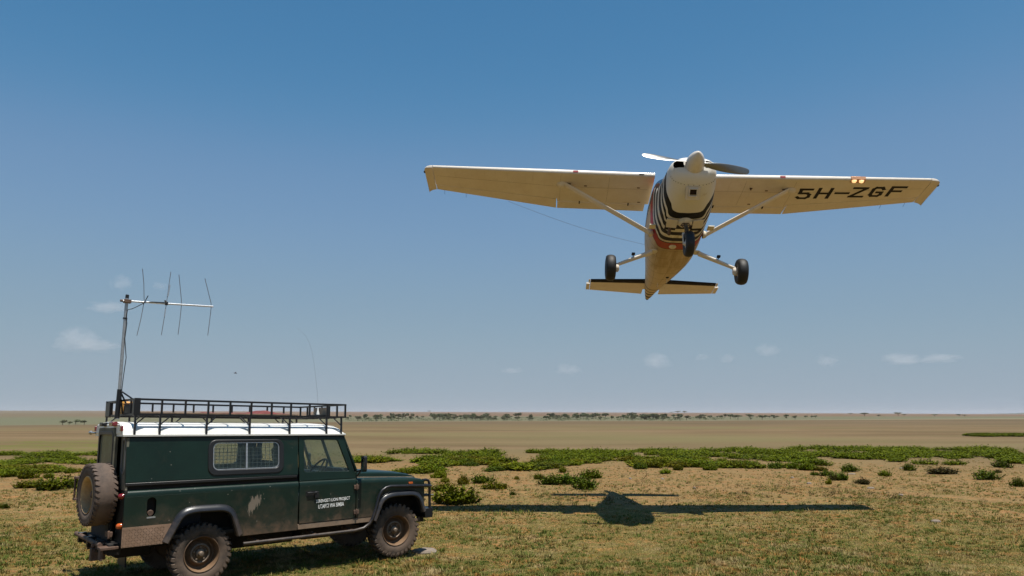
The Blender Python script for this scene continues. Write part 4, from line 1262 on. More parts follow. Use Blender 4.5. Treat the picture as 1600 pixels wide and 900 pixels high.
def wing_ring(y, s, t0=0.0, t1=None):
    t1 = hinge_frac(y) if t1 is None else t1
    fr = [t for t in CF if t < t1-.02] + [t1]
    return [wpt(y, t, True, s) for t in fr[::-1]] + [wpt(y, t, False, s) for t in fr[1:]]
def same(y0, y1, s, n=8):
    # rings with equal counts: use fractions scaled to the hinge line
    out = []
    for k in range(n+1):
        y = y0+(y1-y0)*k/n
        t1 = hinge_frac(y+(1e-4 if y < 2.56 else 0))
        fr = [t*t1/.66 for t in CF]
        out.append([wpt(y, t, True, s) for t in fr[::-1]] + [wpt(y, t, False, s) for t in fr[1:]])
    return out
def rear_surface(y0, y1, s, gap, inset=.006):
    out = []
    for k in range(7):
        y = y0+(y1-y0)*k/6
        t1 = hinge_frac(min(y, 2.5599) if y1 < 2.6 else max(y, 2.5601))+gap/wing_dims(y)[1]
        fr = [t1+(1-t1)*q for q in (0, .03, .10, .3, .6, .85, 1.0)]
        up = [wpt(y, t, True, s) for t in fr[::-1]]
        lo = [wpt(y, t, False, s) for t in fr]
        # rounded nose, thin tail
        up[-1] = (up[-1][0], up[-1][1], up[-1][2]-.018); lo[0] = (lo[0][0], lo[0][1], lo[0][2]+.012)
        lo[-1] = (lo[-1][0], lo[-1][1], lo[-1][2]-.002)
        out.append(up+lo)
    return out
DIGITS = {
    '5': [((1, 1), (0, 1)), ((.06, 1), (.04, .56)), ((.04, .56), (.75, .56)), ((.75, .56), (1, .42)), ((1, .42), (1, .15)), ((1, .15), (.78, 0)), ((.78, 0), (.2, 0)), ((.2, 0), (0, .12))],
    'H': [((0, 0), (0, 1)), ((1, 0), (1, 1)), ((0, .5), (1, .5))],
    '-': [((0, .5), (1, .5))],
    'Z': [((0, 1), (1, 1)), ((1, 1), (0, 0)), ((0, 0), (1, 0))],
    'G': [((1, .82), (.80, 1)), ((.80, 1), (.2, 1)), ((.2, 1), (0, .84)), ((0, .84), (0, .16)), ((0, .16), (.2, 0)), ((.2, 0), (.8, 0)), ((.8, 0), (1, .16)), ((1, .16), (1, .46)), ((1, .46), (.55, .46))],
    'F': [((0, 0), (0, 1)), ((0, 1), (1, 1)), ((0, .54), (.78, .54))]}
for s in (1, -1):
    wg = empty('wing', plane)
    inner = MB().loft(same(.50, 2.559, s, 6)).build('wing_panel', M['ac_white'], wg, smooth=35)
    MB().loft(same(2.5602, 5.265, s, 10)).build('wing_panel', M['ac_white'], wg, smooth=35)
    MB().loft(rear_surface(.575, 2.548, s, .030)).build('flap', M['ac_white'], wg, smooth=35)
    MB().loft(rear_surface(2.572, 5.262, s, .022)).build('aileron', M['ac_white'], wg, smooth=35)
    # drooped tip
    rings = []
    for k, (y, sc_, dz) in enumerate(((5.275, 1.0, 0), (5.33, .985, -.004), (5.385, .93, -.015), (5.425, .80, -.035), (5.445, .60, -.05))):
        fr = [0, .01, .04, .10, .22, .40, .62, .85, 1.0]
        le, ch, z0 = wing_dims(5.275)
        le2 = le-.05*(1-sc_)*2.2; ch2 = ch+.008+.014*k - .05*(1-sc_)*2.2
        up = [(le2-ch2*t, s*y, z0+airfoil(t)[0]*ch*sc_+dz) for t in fr[::-1]]
        lo = [(le2-ch2*t, s*y, z0+airfoil(t)[1]*ch*(.6+.4*sc_)+dz*.6-.002) for t in fr[1:]]
        rings.append(up+lo)
    MB().loft(rings).build('wing_tip', M['ac_white'], wg, smooth=50)
    # hinges under the flap, drain, fasteners
    for y in (.95, 2.05):
        x, _, z = wpt(y, .80, False, s)
        MB().box((-1.13, s*y-.012, z-.028), (-1.04, s*y+.012, z+.004)).build('flap_hinge', M['ac_dark'], wg, bevel=.004)
    x, _, z = wpt(1.65, .2, False, s)
    vent = MB().box((-.30, s*1.60-.012, z-.03), (-.25, s*1.60+.012, z+.01)).box((-.265, s*1.60-.03, z-.012), (-.245, s*1.60+.03, z-.002))
    if s > 0: vent.build('pitot_vent', M['rust'], wg)
    dm = MB()
    for y, t in ((.72, .72), (1.72, .70), (1.95, .30), (2.3, .26), (.80, .30)):
        x, _, z = wpt(y, t, False, s)
        dm.box((x-.018, s*y-.03, z-.004), (x+.018, s*y+.03, z+.004))
    dm.build('inspection_covers', M['rust'], wg)
    sm = MB()
    for y in (1.45, 2.50):
        sm.tube([tuple(Vector(wpt(y, t, False, s))-Vector((0, 0, .0005))) for t in np.linspace(.06, hinge_frac(y)-.02, 9)], .0018, 5)
    for t in (.34,):
        sm.tube([tuple(Vector(wpt(y, t, False, s))-Vector((0, 0, .0005))) for y in np.linspace(.6, 5.2, 16)], .0016, 5)
    sm.build('skin_seams', M['seam'], wg)
    # stall strip marks on the leading edge
    MB().box((.07, s*2.185-.055, .062+.013*2.2-.025), (.108, s*2.185+.055, .062+.013*2.2+.022)).build('leading_edge_mark', M['ac_red'], wg, bevel=.004)
    if s < 0:
        MB().box((.066, s*.78-.055, .045), (.106, s*.78+.055, .072)).build('leading_edge_mark', M['ac_dark'], wg, bevel=.004)
    # nav light at the tip, static wicks
    MB().lathe([(0, .03), (.018, .02), (.02, -.02), (0, -.03)], (-.05, s*5.455, .08), 'x', 12).build('navigation_light', M['ac_dark'], wg, smooth=50)
    for y in (4.62, 5.10):
        x, _, z = wpt(y, 1.0, False, s)
        MB().tube([(x+.01, s*y, z), (x-.15, s*y+s*.012, z-.012)], .0032, 5).build('static_wick', M['ac_dark'], wg)
    # strut with fairings
    st = empty('wing_strut', plane)
    A = Vector((-.30, s*2.43, wpt(2.43, .27, False, s)[2]+.01)); B = Vector((-.30, s*.585, -1.130))
    d = (B-A).normalized(); ca = Vector((1, 0, 0)); ca = (ca-d*ca.dot(d)).normalized(); na = d.cross(ca)
    rings = []
    for f in (0, .5, 1):
        c0 = A.lerp(B, f); ring = []
        for k in range(20):
            a = 2*pi*k/20
            ring.append(c0 + ca*(.078*cos(a)-.015*abs(sin(a))) + na*(.036*sin(a)))
        rings.append(ring)
    MB().loft(rings).build('strut', M['ac_white'], st, smooth=50)
    MB().lathe([(0, -.075), (.045, -.07), (.085, -.05), (.115, -.02), (.130, .03)], (-.33, s*2.46, wpt(2.45, .27, False, s)[2]+.005), 'z', 24).build('strut_fairing', M['ac_white'], st, smooth=60)
    MB().lathe([(.085, -.05), (.08, -.01), (.055, .03), (.02, .045), (0, .047)], (-.30, 0, 0), 'y', 20).build('strut_foot_fairing', M['ac_cream'], st, smooth=60).location = (0, s*.560, -1.14)
    # step and fairing on the fuselage side
    MB().box((.03, s*.53-.0, -1.235), (.20, s*.66, -1.205)).build('cabin_step', M['ac_cream'], plane, bevel=.008)
    # main gear
    mg = empty('main_gear', plane)
    P0, P1 = Vector((-.76, s*.50, -1.345)), Vector((-.76, s*1.27, -1.69))
    rings = []
    for f in (0, .3, .7, 1):
        c0 = P0.lerp(P1, f); rw_ = .070-.026*f
        dd = (P1-P0).normalized(); n2 = Vector((1, 0, 0)).cross(dd).normalized()
        rings.append([c0+Vector((1, 0, 0))*rw_*1.0*cos(2*pi*k/14)+n2*rw_*.70*sin(2*pi*k/14) for k in range(14)])
    MB().loft(rings).build('gear_leg', M['ac_white'], mg, smooth=50)
    MB().lathe([(0, -.012), (.06, -.012), (.085, .0), (.09, .02)], (-.76, s*.46, -1.335), 'z', 18).build('leg_root_fairing', M['ac_cream'], mg, smooth=50)
    MB().box((-.70, s*.90-.035, -1.475), (-.62, s*.90+.035, -1.44)).bar((-.72, s*.90, -1.49), (-.69, s*.90, -1.46), .02).build('step', M['ac_dark'], mg, bevel=.004)
    cW = (-.76, s*1.378, -1.752)
    MB().lathe([(.10, -.085), (.125, -.098), (.19, -.108), (.245, -.098), (.270, -.065), (.279, -.02), (.280, .02), (.270, .065), (.245, .098), (.19, .108), (.125, .098), (.10, .085)], cW, 'y', 40, True).build('tyre', M['ac_tyre'], mg, smooth=50)
    MB().lathe([(0, -.075), (.07, -.075), (.105, -.085), (.105, .085), (.07, .075), (0, .075)], cW, 'y', 28).build('wheel_hub', M['ac_white'], mg, smooth=40)
    MB().lathe([(0, -.18), (.06, -.18), (.075, -.165), (.085, -.10), (.04, -.07)] if s > 0 else [(0, .18), (.06, .18), (.075, .165), (.085, .10), (.04, .07)], cW, 'y', 20).box((-.78, s*1.24-.02, -1.84), (-.72, s*1.24+.02, -1.80)).build('brake', M['ac_white'], mg, smooth=40)
    # tailplane
    tp_ = empty('tailplane', plane)
    def tail_ring(y, t0, t1, th=.075):
        f = (y-.10)/(1.70-.10)
        le = -3.96-.115*f; te = -4.86+.175*f if y > .2 else -4.86
        ch = le-te
        fr = [t0+(t1-t0)*q for q in (0, .03, .12, .3, .6, 1.0)]
        yt = lambda t: th*ch*(1.4845*sqrt(max(t, 0))-.63*t-1.758*t*t+1.4215*t**3-.518*t**4)*1.0
        up = [(le-ch*t, s*y, -.40+yt(t)) for t in fr[::-1]]
        lo = [(le-ch*t, s*y, -.40-yt(t)) for t in (fr[1:] if t0 == 0 else fr)]
        return up+lo
    MB().loft([tail_ring(y, 0.0, .62) for y in (.08, .4, .8, 1.2, 1.5, 1.60)]).build('stabiliser', M['ac_white'], tp_, smooth=40)
    MB().loft([tail_ring(y, .638, 1.0) for y in (.22, .4, .8, 1.2, 1.5, 1.60)]).build('elevator', M['ac_white'], tp_, smooth=40)
    MB().loft([tail_ring(y, .36, 1.0) for y in (1.612, 1.66, 1.70)]).build('elevator_horn', M['ac_white'], tp_, smooth=40)
    MB().loft([tail_ring(y, 0, .25) for y in (1.612, 1.65)]).build('stabiliser_tip', M['ac_white'], tp_, smooth=40)
    # black strip along the leading edge, a skin 3 mm proud of it
    rings = []
    for y in (.16, .8, 1.595):
        f = (y-.10)/1.6; le = -3.96-.115*f; ch = le-(-4.86+.175*f)
        yt = lambda t: .075*ch*(1.4845*sqrt(max(t, 0))-.63*t-1.758*t*t)
        fr = (0, .02, .06, .13, .20)
        rings.append([(le+.003-ch*t, s*y, -.40+yt(t)+.003) for t in fr[::-1]] + [(le+.003-ch*t, s*y, -.40-yt(t)-.003) for t in fr[1:]])
    MB().loft(rings).build('leading_edge_strip', M['ac_black'], tp_, smooth=50)
    # cowl flaps
    MB().plate([(.16, .38), (.36, .36), (.37, .62), (.15, .62)], [], lambda u, v, t: (v, s*u, -1.345-.32*(.62-v)*.55-t+.03*(u>.3)), .012).build('cowl_flap', M['ac_white'], plane, bevel=.003)
    MB().plate([(.15, .20), (.38, .22), (.37, .40), (.15, .38)], [], lambda u, v, t: (v, s*u, -1.341-t), .004).build('cowl_outlet', M['ac_dark'], plane)

# registration under the port wing: flat print, 2 mm below the skin
for ch_, y0, y1, xb, xt, k in (('5', 2.64, 2.945, -.685, -.240, 0), ('H', 3.035, 3.36, -.662, -.208, 0), ('-', 3.425, 3.745, -.62, -.22, 0), ('Z', 3.75, 4.085, -.602, -.172, 0), ('G', 4.163, 4.445, -.568, -.150, 0), ('F', 4.535, 4.875, -.553, -.122, 0)):
    mbx = MB(); sw_ = .038
    sw_ = .037
    L = y1-y0-2*sw_; H = xt-xb-2*sw_
    for (a, b_), (c, d) in DIGITS[ch_]:
        p = Vector((y0+sw_+L*a, xb+sw_+H*b_)); q = Vector((y0+sw_+L*c, xb+sw_+H*d))
        t = (q-p).normalized(); nn = Vector((-t.y, t.x))*sw_
        p -= t*sw_*.98; q += t*sw_*.98
        if ch_ == 'Z' and abs(t.x) < .95: p += t*sw_*.9; q -= t*sw_*.9
        n = 6; vs = []
        for i in range(n+1):
            for sg in (1, -1):
                r = p.lerp(q, i/n)+nn*sg
                le, chd, z0 = wing_dims(r.x)
                z = z0+airfoil((le-r.y)/chd)[1]*chd*.98
                vs += [(r.y, r.x, z-.003), (r.y, r.x, z+.002)]
        fs = []
        for i in range(n):
            o_ = i*4
            fs += [(o_, o_+2, o_+6, o_+4), (o_+1, o_+5, o_+7, o_+3), (o_, o_+4, o_+5, o_+1), (o_+2, o_+3, o_+7, o_+6)]
        fs += [(0, 1, 3, 2), (n*4, n*4+2, n*4+3, n*4+1)]
        mbx.add(vs, fs)
    mbx.build('registration_letter', M['ac_black'], plane)

# two lit landing lights in the port leading edge
def lamp_mat():
    m = bpy.data.materials.new('lit_landing_lamp'); m.use_nodes = True
    nd, ln = _links(m); b = nd['Principled BSDF']
    b.inputs['Base Color'].default_value = (.9, .7, .5, 1)
    b.inputs['Emission Color'].default_value = (1, .52, .22, 1); b.inputs['Emission Strength'].default_value = 1.0
    return m
M['lamp'] = lamp_mat()
M['lamp_bay'] = mat('copper_lamp_bay', (.50, .25, .13), .35, metal=.4, var=.2)
MB().box((.02, 3.60, .068), (.109, 3.91, .150)).box((.0, 3.60, .052), (.06, 3.91, .07)).build('lamp_bay', M['lamp_bay'], plane, bevel=.02)
for y in (3.675, 3.825):
    MB().lathe([(0, .122), (.03, .121), (.044, .114), (.052, .10), (.054, .06)], (-.02, y, .078), 'x', 24).build('landing_light', M['lamp'], plane, smooth=60)

# fin and rudder
fin = empty('tail_fin', plane)
def fin_ring(z, le, te, t0, t1, th=.05):
    ch = le-te
    fr = [t0+(t1-t0)*q for q in (0, .04, .15, .4, .7, 1.0)]
    yt = lambda t: th*ch*(1.4845*sqrt(max(t, 0))-.63*t-1.758*t*t+1.4215*t**3-.518*t**4)
    return [(le-ch*t, yt(t), z) for t in fr[::-1]] + [(le-ch*t, -yt(t), z) for t in (fr[1:] if t0 == 0 else fr)]
FZ = [(-.26, -3.55, -5.30), (.10, -4.02, -5.28), (.60, -4.40, -5.24), (1.00, -4.68, -5.20), (1.05, -4.76, -5.19)]
MB().loft([fin_ring(z, a, c, 0, .64) for z, a, c in FZ]).build('fin', M['ac_white'], fin, smooth=40)
MB().loft([fin_ring(z, a, c, .65, 1) for z, a, c in FZ]).build('rudder', M['ac_white'], fin, smooth=40)
# aerial wire from the starboard wing to the fin
pA = Vector((-1.16, -3.66, .075)); pB = Vector((-4.78, -.03, 1.045))
MB().tube([pA.lerp(pB, k/16)+Vector((0, 0, -.10*sin(pi*k/16))) for k in range(17)], .0034, 5).build('aerial_wire', M['mesh_wire'], plane)

# nose gear
ng = empty('nose_gear', plane)
MB().lathe([(.155, .02), (.15, -.03), (.12, -.07), (.05, -.09), (0, -.092)], (.52, 0, -1.325), 'z', 26).build('leg_fairing', M['ac_cream'], ng, smooth=50)
MB().tube([(.50, 0, -1.30), (.66, 0, -1.60)], .042, 14).tube([(.64, 0, -1.56), (.735, 0, -1.74)], .030, 14).build('strut', M['ac_metal'], ng, smooth=50)
MB().bar((.60, .0, -1.50), (.50, 0, -1.64), .05, .018).bar((.50, 0, -1.64), (.70, 0, -1.72), .05, .018).tube([(.60, -.11, -1.46), (.60, .11, -1.46)], .012, 8).tube([(.58, .075*cos(a), -1.45+.055*sin(a)) for a in [2*pi*k/16 for k in range(16)]] if False else [(.60, .085*cos(2*pi*k/18), -1.455+.055*sin(2*pi*k/18)) for k in range(18)], .010, 6, closed=True).build('torque_link', M['rust'], ng)
fk = MB()
for s in (1, -1):
    fk.bar((.735, s*.095, -1.735), (.79, s*.105, -1.985), .018, .055)
fk.box((.70, -.11, -1.755), (.77, .11, -1.715))
fk.build('fork', M['ac_white'], ng, bevel=.006)
cW = (.79, 0, -1.978)
MB().lathe([(.09, -.06), (.115, -.075), (.17, -.086), (.225, -.078), (.250, -.05), (.257, 0), (.250, .05), (.225, .078), (.17, .086), (.115, .075), (.09, .06)], cW, 'y', 40, True).build('tyre', M['ac_tyre'], ng, smooth=50)
MB().lathe([(0, -.10), (.03, -.10), (.05, -.065), (.095, -.06), (.095, .06), (.05, .065), (.03, .10), (0, .10)], cW, 'y', 26).build('wheel_hub', M['ac_white'], ng, smooth=40)
# belly details: round cover, exhaust, blade aerials
MB().lathe([(0, -.03), (.06, -.028), (.075, -.012), (.078, .01)], (-.50, -.09, -1.338), 'z', 26).build('belly_cover', M['ac_cream'], plane, smooth=50)
MB().tube([(.40, -.27, -1.30), (.30, -.28, -1.42), (.22, -.28, -1.46)], .032, 14).build('exhaust_pipe', M['rust'], plane, smooth=50)
for x, y in ((-2.55, .10), (-3.0, -.05)):
    z = fsec(x)[2]
    MB().bar((x, y, z+.01), (x-.05, y, z-.09), .012, .05).build('blade_aerial', M['ac_cream'], plane, bevel=.003)
MB().lathe([(0, -.02), (.035, -.015), (.04, .02)], (-2.35, .08, fsec(-2.35)[2]), 'z', 16).build('beacon', M['ac_dark'], plane, smooth=50)
# ================================================================== PLANTS, STONES, TREES
def leaf_mat(name, cols, trans=.12, rough=.55):
    m = bpy.data.materials.new(name); m.use_nodes = True
    nd, ln = _links(m); b = nd['Principled BSDF']
    geo = nd.new('ShaderNodeNewGeometry')
    oi = nd.new('ShaderNodeObjectInfo')
    c = ramp(nd, ln, geo.outputs['Random Per Island'], [(i/(len(cols)-1), q) for i, q in enumerate(cols)])
    hs = nd.new('ShaderNodeHueSaturation')
    pn = noise(nd, ln, geo.outputs['Position'], .9, 3, .6)
    c = mixc(nd, ln, 1.0, c, ramp(nd, ln, pn, [(.32, .50), (.68, 1.0)]), 'MULTIPLY')
    ln.new(c, hs.inputs['Color'])
    ln.new(math_n(nd, ln, 'MULTIPLY_ADD', oi.outputs['Random'], .05, .478), hs.inputs['Hue'])
    ln.new(math_n(nd, ln, 'MULTIPLY_ADD', oi.outputs['Random'], .55, .80), hs.inputs['Value'])
    ln.new(hs.outputs[0], b.inputs['Base Color'])
    b.inputs['Roughness'].default_value = rough
    b.inputs['Specular IOR Level'].default_value = .06
    t = nd.new('ShaderNodeBsdfTranslucent'); ln.new(hs.outputs[0], t.inputs[0])
    mx = nd.new('ShaderNodeMixShader'); mx.inputs[0].default_value = trans
    ln.new(b.outputs[0], mx.inputs[1]); ln.new(t.outputs[0], mx.inputs[2])
    ln.new(mx.outputs[0], nd['Material Output'].inputs['Surface'])
    return m
def grass_mat(name, cols, trans, rough):
    m = leaf_mat(name, cols, trans, rough)
    nd, ln = _links(m)
    hs = [n for n in nd if n.bl_idname == 'ShaderNodeHueSaturation'][0]
    src = hs.inputs['Color'].links[0].from_socket
    P = nd.new('ShaderNodeNewGeometry').outputs['Position']
    c = mixc(nd, ln, ramp(nd, ln, noise(nd, ln, P, 1.9, 7, .76), [(.42, 0.), (.53, .9)]), src, (0.0720, 0.1021, 0.0176))
    c = mixc(nd, ln, ramp(nd, ln, noise(nd, ln, P, 2.9, 7, .75), [(.54, 0.), (.62, .85)]), c, (0.3240, 0.1392, 0.0440))
    c = mixc(nd, ln, ramp(nd, ln, noise(nd, ln, P, 1.1, 7, .76), [(.54, 0.), (.63, .75)]), c, (0.3960, 0.2784, 0.1485))
    ln.new(c, hs.inputs['Color'])
    return m
M['shrub'] = leaf_mat('green_shrub_leaf', [(0.0631, 0.0780, 0.0022), (0.1004, 0.1170, 0.0029), (0.1505, 0.1575, 0.0050), (0.0860, 0.1050, 0.0029)])
M['shrub_dark'] = leaf_mat('dark_shrub_leaf', [(0.0416, 0.0605, 0.0036), (0.0673, 0.0941, 0.0043), (0.0993, 0.1210, 0.0058)])
M['shrub_yellow'] = leaf_mat('yellowish_shrub_leaf', [(0.1216, 0.1188, 0.0040), (0.1664, 0.1452, 0.0066), (0.1024, 0.1082, 0.0040)])
M['shrub_brown'] = leaf_mat('withered_shrub_leaf', [(.060, .040, .012), (.070, .058, .012), (.045, .034, .012), (.055, .062, .010)])
M['grass'] = grass_mat('grass_blade', [(0.0549, 0.0534, 0.0132), (0.1464, 0.1218, 0.0264), (0.3172, 0.2146, 0.0825), (0.5124, 0.3596, 0.1650), (0.1037, 0.0928, 0.0198), (0.3050, 0.1798, 0.0605), (0.1098, 0.0812, 0.0385)], .2, .7)
M['tree_leaf'] = leaf_mat('acacia_leaf', [(0.1025, 0.1141, 0.0581), (0.1610, 0.1643, 0.0871), (0.1318, 0.1364, 0.0726)], .15, .7)
M['bark'] = mat('bark', (0.1318, 0.0974, 0.0660), .9, var=.3)

def shrub_mesh(name, m, seed, sprigs=190, leaves=7):
    """unit shrub: 1 wide, 1 high, of leafy upright sprigs"""
    r = np.random.default_rng(seed)
    V, F = [], []
    nl = r.integers(2, 5)
    lobes = [(r.uniform(-.26, .26), r.uniform(-.26, .26), r.uniform(.20, .34), r.uniform(.75, 1.0)) for _ in range(nl+2)]
    for _ in range(sprigs):
        cx, cy, cr, ch = lobes[r.integers(len(lobes))]
        a = r.uniform(0, 2*pi); q = cr*sqrt(r.uniform())
        bx, by = cx+q*cos(a), cy+q*sin(a)
        top = ch*(1-.55*(q/cr)**2)*r.uniform(.5, 1.12)
        lx, ly = (bx-cx)*r.uniform(.3, .9)+r.normal(0, .04), (by-cy)*r.uniform(.3, .9)+r.normal(0, .04)
        for k in range(leaves):
            f = (k+r.uniform(.2, 1))/leaves
            px, py, pz = bx+lx*f, by+ly*f, top*f
            aa = r.uniform(0, 2*pi)
            L = r.uniform(.07, .13)*(1.25-.5*f); wd = L*.36
            tilt = r.uniform(.35, 1.25)
            dx, dy, dz = cos(aa)*cos(tilt)*L, sin(aa)*cos(tilt)*L, sin(tilt)*L*1.5
            sx, sy = -sin(aa)*wd, cos(aa)*wd
            o = len(V)
            V += [(px, py, pz), (px+dx*.5+sx, py+dy*.5+sy, pz+dz*.5), (px+dx, py+dy, pz+dz), (px+dx*.5-sx, py+dy*.5-sy, pz+dz*.5)]
            F.append((o, o+1, o+2, o+3))
    return np_mesh(name, np.array(V), np.array(F), m)
SHM = {k: [shrub_mesh('shrub', M[k], 100+i*7+j*50) for i in range(n)] for j, (k, n) in enumerate((('shrub', 7), ('shrub_dark', 4), ('shrub_yellow', 4), ('shrub_brown', 2)))}

def put_shrub(kind, x, y, wd, ht, label, group, idx=None):
    me = random.choice(SHM[kind])
    o = bpy.data.objects.new('shrub', me); COL.objects.link(o)
    o.location = (x, y, float(ground_z(x, y))-.01)
    o.scale = (wd*random.uniform(.95, 1.05), wd*random.uniform(.75, 1.0), ht)
    o.rotation_euler = (0, 0, random.uniform(0, 6.28))
    tag(o, label, 'shrub', group)
    return o
# single shrubs in front of the band: centre px, base px, width px, height px, kind, label
NEAR = [
 (719, 787, 58, 28, 'shrub', 'large spreading green shrub just ahead of the vehicle, nearest to the wing shadow'),
 (694, 768, 33, 15, 'shrub', 'green shrub seen just past the bull bar of the vehicle'),
 (722, 758, 16, 17, 'shrub_yellow', 'upright yellowish shrub standing alone beyond the bull bar'),
 (755, 755, 33, 14, 'shrub_dark', 'dark green shrub, rear one of the touching pair beyond the bull bar'),
 (775, 764, 29, 14, 'shrub', 'green shrub, front one of the touching pair beyond the bull bar'),
 (842, 749, 15, 10, 'shrub', 'small round shrub left of the long dark shrub clump'),
 (807, 750, 7, 6, 'shrub_yellow', 'tiny yellow-green plant on bare soil left of the round shrub'),
 (694, 754, 14, 9, 'shrub_yellow', 'low yellowish shrub behind the shrub at the bull bar'),
 (687, 747, 19, 14, 'shrub', 'leafy shrub at the near edge of the band, above the vehicle bonnet'),
 (802, 774, 9, 7, 'shrub_dark', 'tiny dark plant alone on red soil ahead of the wing shadow'),
 (864, 757, 34, 17, 'shrub_dark', 'left end of the long dark green clump behind the aircraft shadow'),
 (892, 756, 38, 18, 'shrub_dark', 'middle shrub of the long dark green clump behind the aircraft shadow'),
 (923, 765, 35, 20, 'shrub_dark', 'right front shrub of the long dark clump, touching the fin shadow'),
 (928, 748, 27, 15, 'shrub', 'bushy shrub behind the right end of the long dark clump'),
 (881, 739, 14, 10, 'shrub', 'round shrub standing alone behind the long dark clump'),
 (926, 724, 8, 8, 'shrub', 'small round shrub below the band, right of centre gap'),
 (1002, 733, 17, 12, 'shrub_dark', 'compact dark shrub at the right of the bare gap in the band'),
 (1022, 731, 25, 13, 'shrub', 'wide shrub beside the compact dark one at the bare gap'),
 (1039, 740, 21, 8, 'shrub', 'low flat shrub in front of the band, above the tail shadow tip'),
 (1063, 735, 14, 9, 'shrub', 'small shrub in front of the band, right of the low flat one'),
 (1108, 735, 20, 9, 'shrub', 'ragged small shrub in front of the band below the starboard tail tip'),
 (1333, 738, 22, 11, 'shrub_dark', 'dark rounded shrub on a grey patch, under the landing lights'),
 (1317, 751, 24, 12, 'shrub_dark', 'dark shrub with a withered left side, largest of the group at the wing shadow end'),
 (1306, 751, 12, 10, 'shrub_brown', 'withered brown shrub touching the left of the largest dark shrub'),
 (1295, 744, 18, 9, 'shrub_dark', 'dark low shrub, middle of the three in a row above the wing shadow end'),
 (1275, 743, 9, 7, 'shrub_dark', 'smallest leftmost shrub of the three in a row above the wing shadow end'),
 (1298, 757, 9, 10, 'shrub_yellow', 'thin pale upright plant in front of the dark low shrub'),
 (1352, 757, 19, 10, 'shrub_brown', 'withered brown spiky shrub near a pale stone'),
 (1288, 736, 17, 7, 'shrub_yellow', 'yellowish low shrub behind the three in a row'),
 (1213, 732, 22, 12, 'shrub_dark', 'dark shrub at the near edge of the band, left of a pale stalk'),
 (1240, 733, 16, 11, 'shrub', 'upright shrub at the near edge of the band, right of a pale stalk'),
 (1261, 735, 24, 13, 'shrub', 'broad light green shrub at the near edge of the band'),
 (1386, 744, 14, 9, 'shrub', 'small spiky shrub alone on dry grass right of centre'),
 (1426, 736, 17, 11, 'shrub_dark', 'dark round shrub under the band beside a grey patch'),
 (1479, 741, 35, 11, 'shrub_brown', 'wide olive brown shrub alone on dry grass at the right'),
 (1547, 750, 34, 14, 'shrub_dark', 'large dark green shrub alone near the right edge'),
 (1569, 731, 21, 11, 'shrub_dark', 'dark shrub on reddish soil touching the band at the right'),
 (1597, 761, 13, 13, 'shrub_dark', 'dark upright shrub cut by the right edge of the photo'),
 (1563, 739, 8, 5, 'shrub_brown', 'tiny brownish plant behind the large dark shrub at the right'),
 (45, 763, 28, 12, 'shrub', 'green shrub at the left, front one beside the spare wheel gap'),
 (80, 765, 50, 19, 'shrub', 'widest green shrub left of the spare wheel'),
 (116, 761, 24, 17, 'shrub_yellow', 'yellow-green shrub touching the spare wheel outline'),
 (74, 748, 12, 8, 'shrub', 'small shrub behind the widest one left of the spare wheel'),
 (37, 749, 19, 15, 'shrub', 'tufted shrub left of the spare wheel, in front of the green strip'),
 (9, 746, 20, 12, 'shrub', 'shrub at the very left edge of the photo'),
 (0, 796, 10, 8, 'shrub_dark', 'tiny dark plant low at the left edge of the photo'),
 (105, 740, 12, 10, 'shrub', 'small shrub in the green strip, nearest the spare wheel top'),
]
for cx, by, wp, hp, kind, lab in NEAR:
    g = at(cx, by); d = g.length
    put_shrub(kind, g.x, g.y+.15, wp*d/F_PX*1.22, hp*d/F_PX*1.12, lab, None)
# the band: counted shrubs near its front, one mass behind
def band_edges(px):
    t = np.interp(px, [0, 150, 560, 640, 720, 900, 1000, 1150, 1300, 1600], [709, 707, 712, 706, 706, 707, 705, 703, 701, 704])
    bt = np.interp(px, [0, 90, 150, 560, 680, 760, 800, 860, 930, 985, 1000, 1130, 1280, 1330, 1420, 1600], [742, 738, 738, 745, 744, 737, 736, 732, 722, 722, 730, 731, 731, 724, 726, 728])
    return t, bt
cand = []
tries = 0
while len(cand) < 1000 and tries < 30000:
    tries += 1
    px = RNG.uniform(-30, 1640)
    if 160 < px < 555: continue
    t, bt = band_edges(px)
    py = t + (bt-t)*RNG.uniform()**1.25
    g = at(px, py)
    q = fbm2(np.array(g.x*.80), np.array(g.y*.42), 11, 4)
    if px < 160:
        ok = q > .52
    else:
        ok = q > (.42 if (py-t) < (bt-t)*.55 else .58) if px > 1130 else q > (.47 if px > 720 else .60)
    if ok: cand.append((g.length, px, g.x, g.y))
cand.sort()
GL = 'low leafy green shrub growing in the dense green band across the plain'
far_v, far_f = [], []; base = 0
for i, (d, px, x, y) in enumerate(cand):
    wd = random.uniform(.5, 1.5); ht = random.uniform(.15, .29)+.08*wd*random.random()
    if px < 160: ht *= .75
    kind = random.choices(('shrub', 'shrub_dark', 'shrub_yellow'), (6, 1.5, 2.2) if px > 160 else (4, .3, 5))[0]
    if i < 250:
        put_shrub(kind, x, y, wd, ht, GL, 'shrubs of the green band')
    else:
        me = random.choice(SHM['shrub'])
        co = np.empty(len(me.vertices)*3, np.float32); me.vertices.foreach_get('co', co); co = co.reshape(-1, 3)
        nf = 420; co = co[::1][:nf*4]
        a = random.uniform(0, 6.28)
        R2 = np.array([[cos(a), -sin(a)], [sin(a), cos(a)]])
        v = np.empty_like(co); v[:, :2] = (co[:, :2]*wd)@R2.T + (x, y); v[:, 2] = co[:, 2]*ht + float(ground_z(x, y))
        far_v.append(v); far_f.append(np.arange(nf*4).reshape(-1, 4)+base); base += nf*4
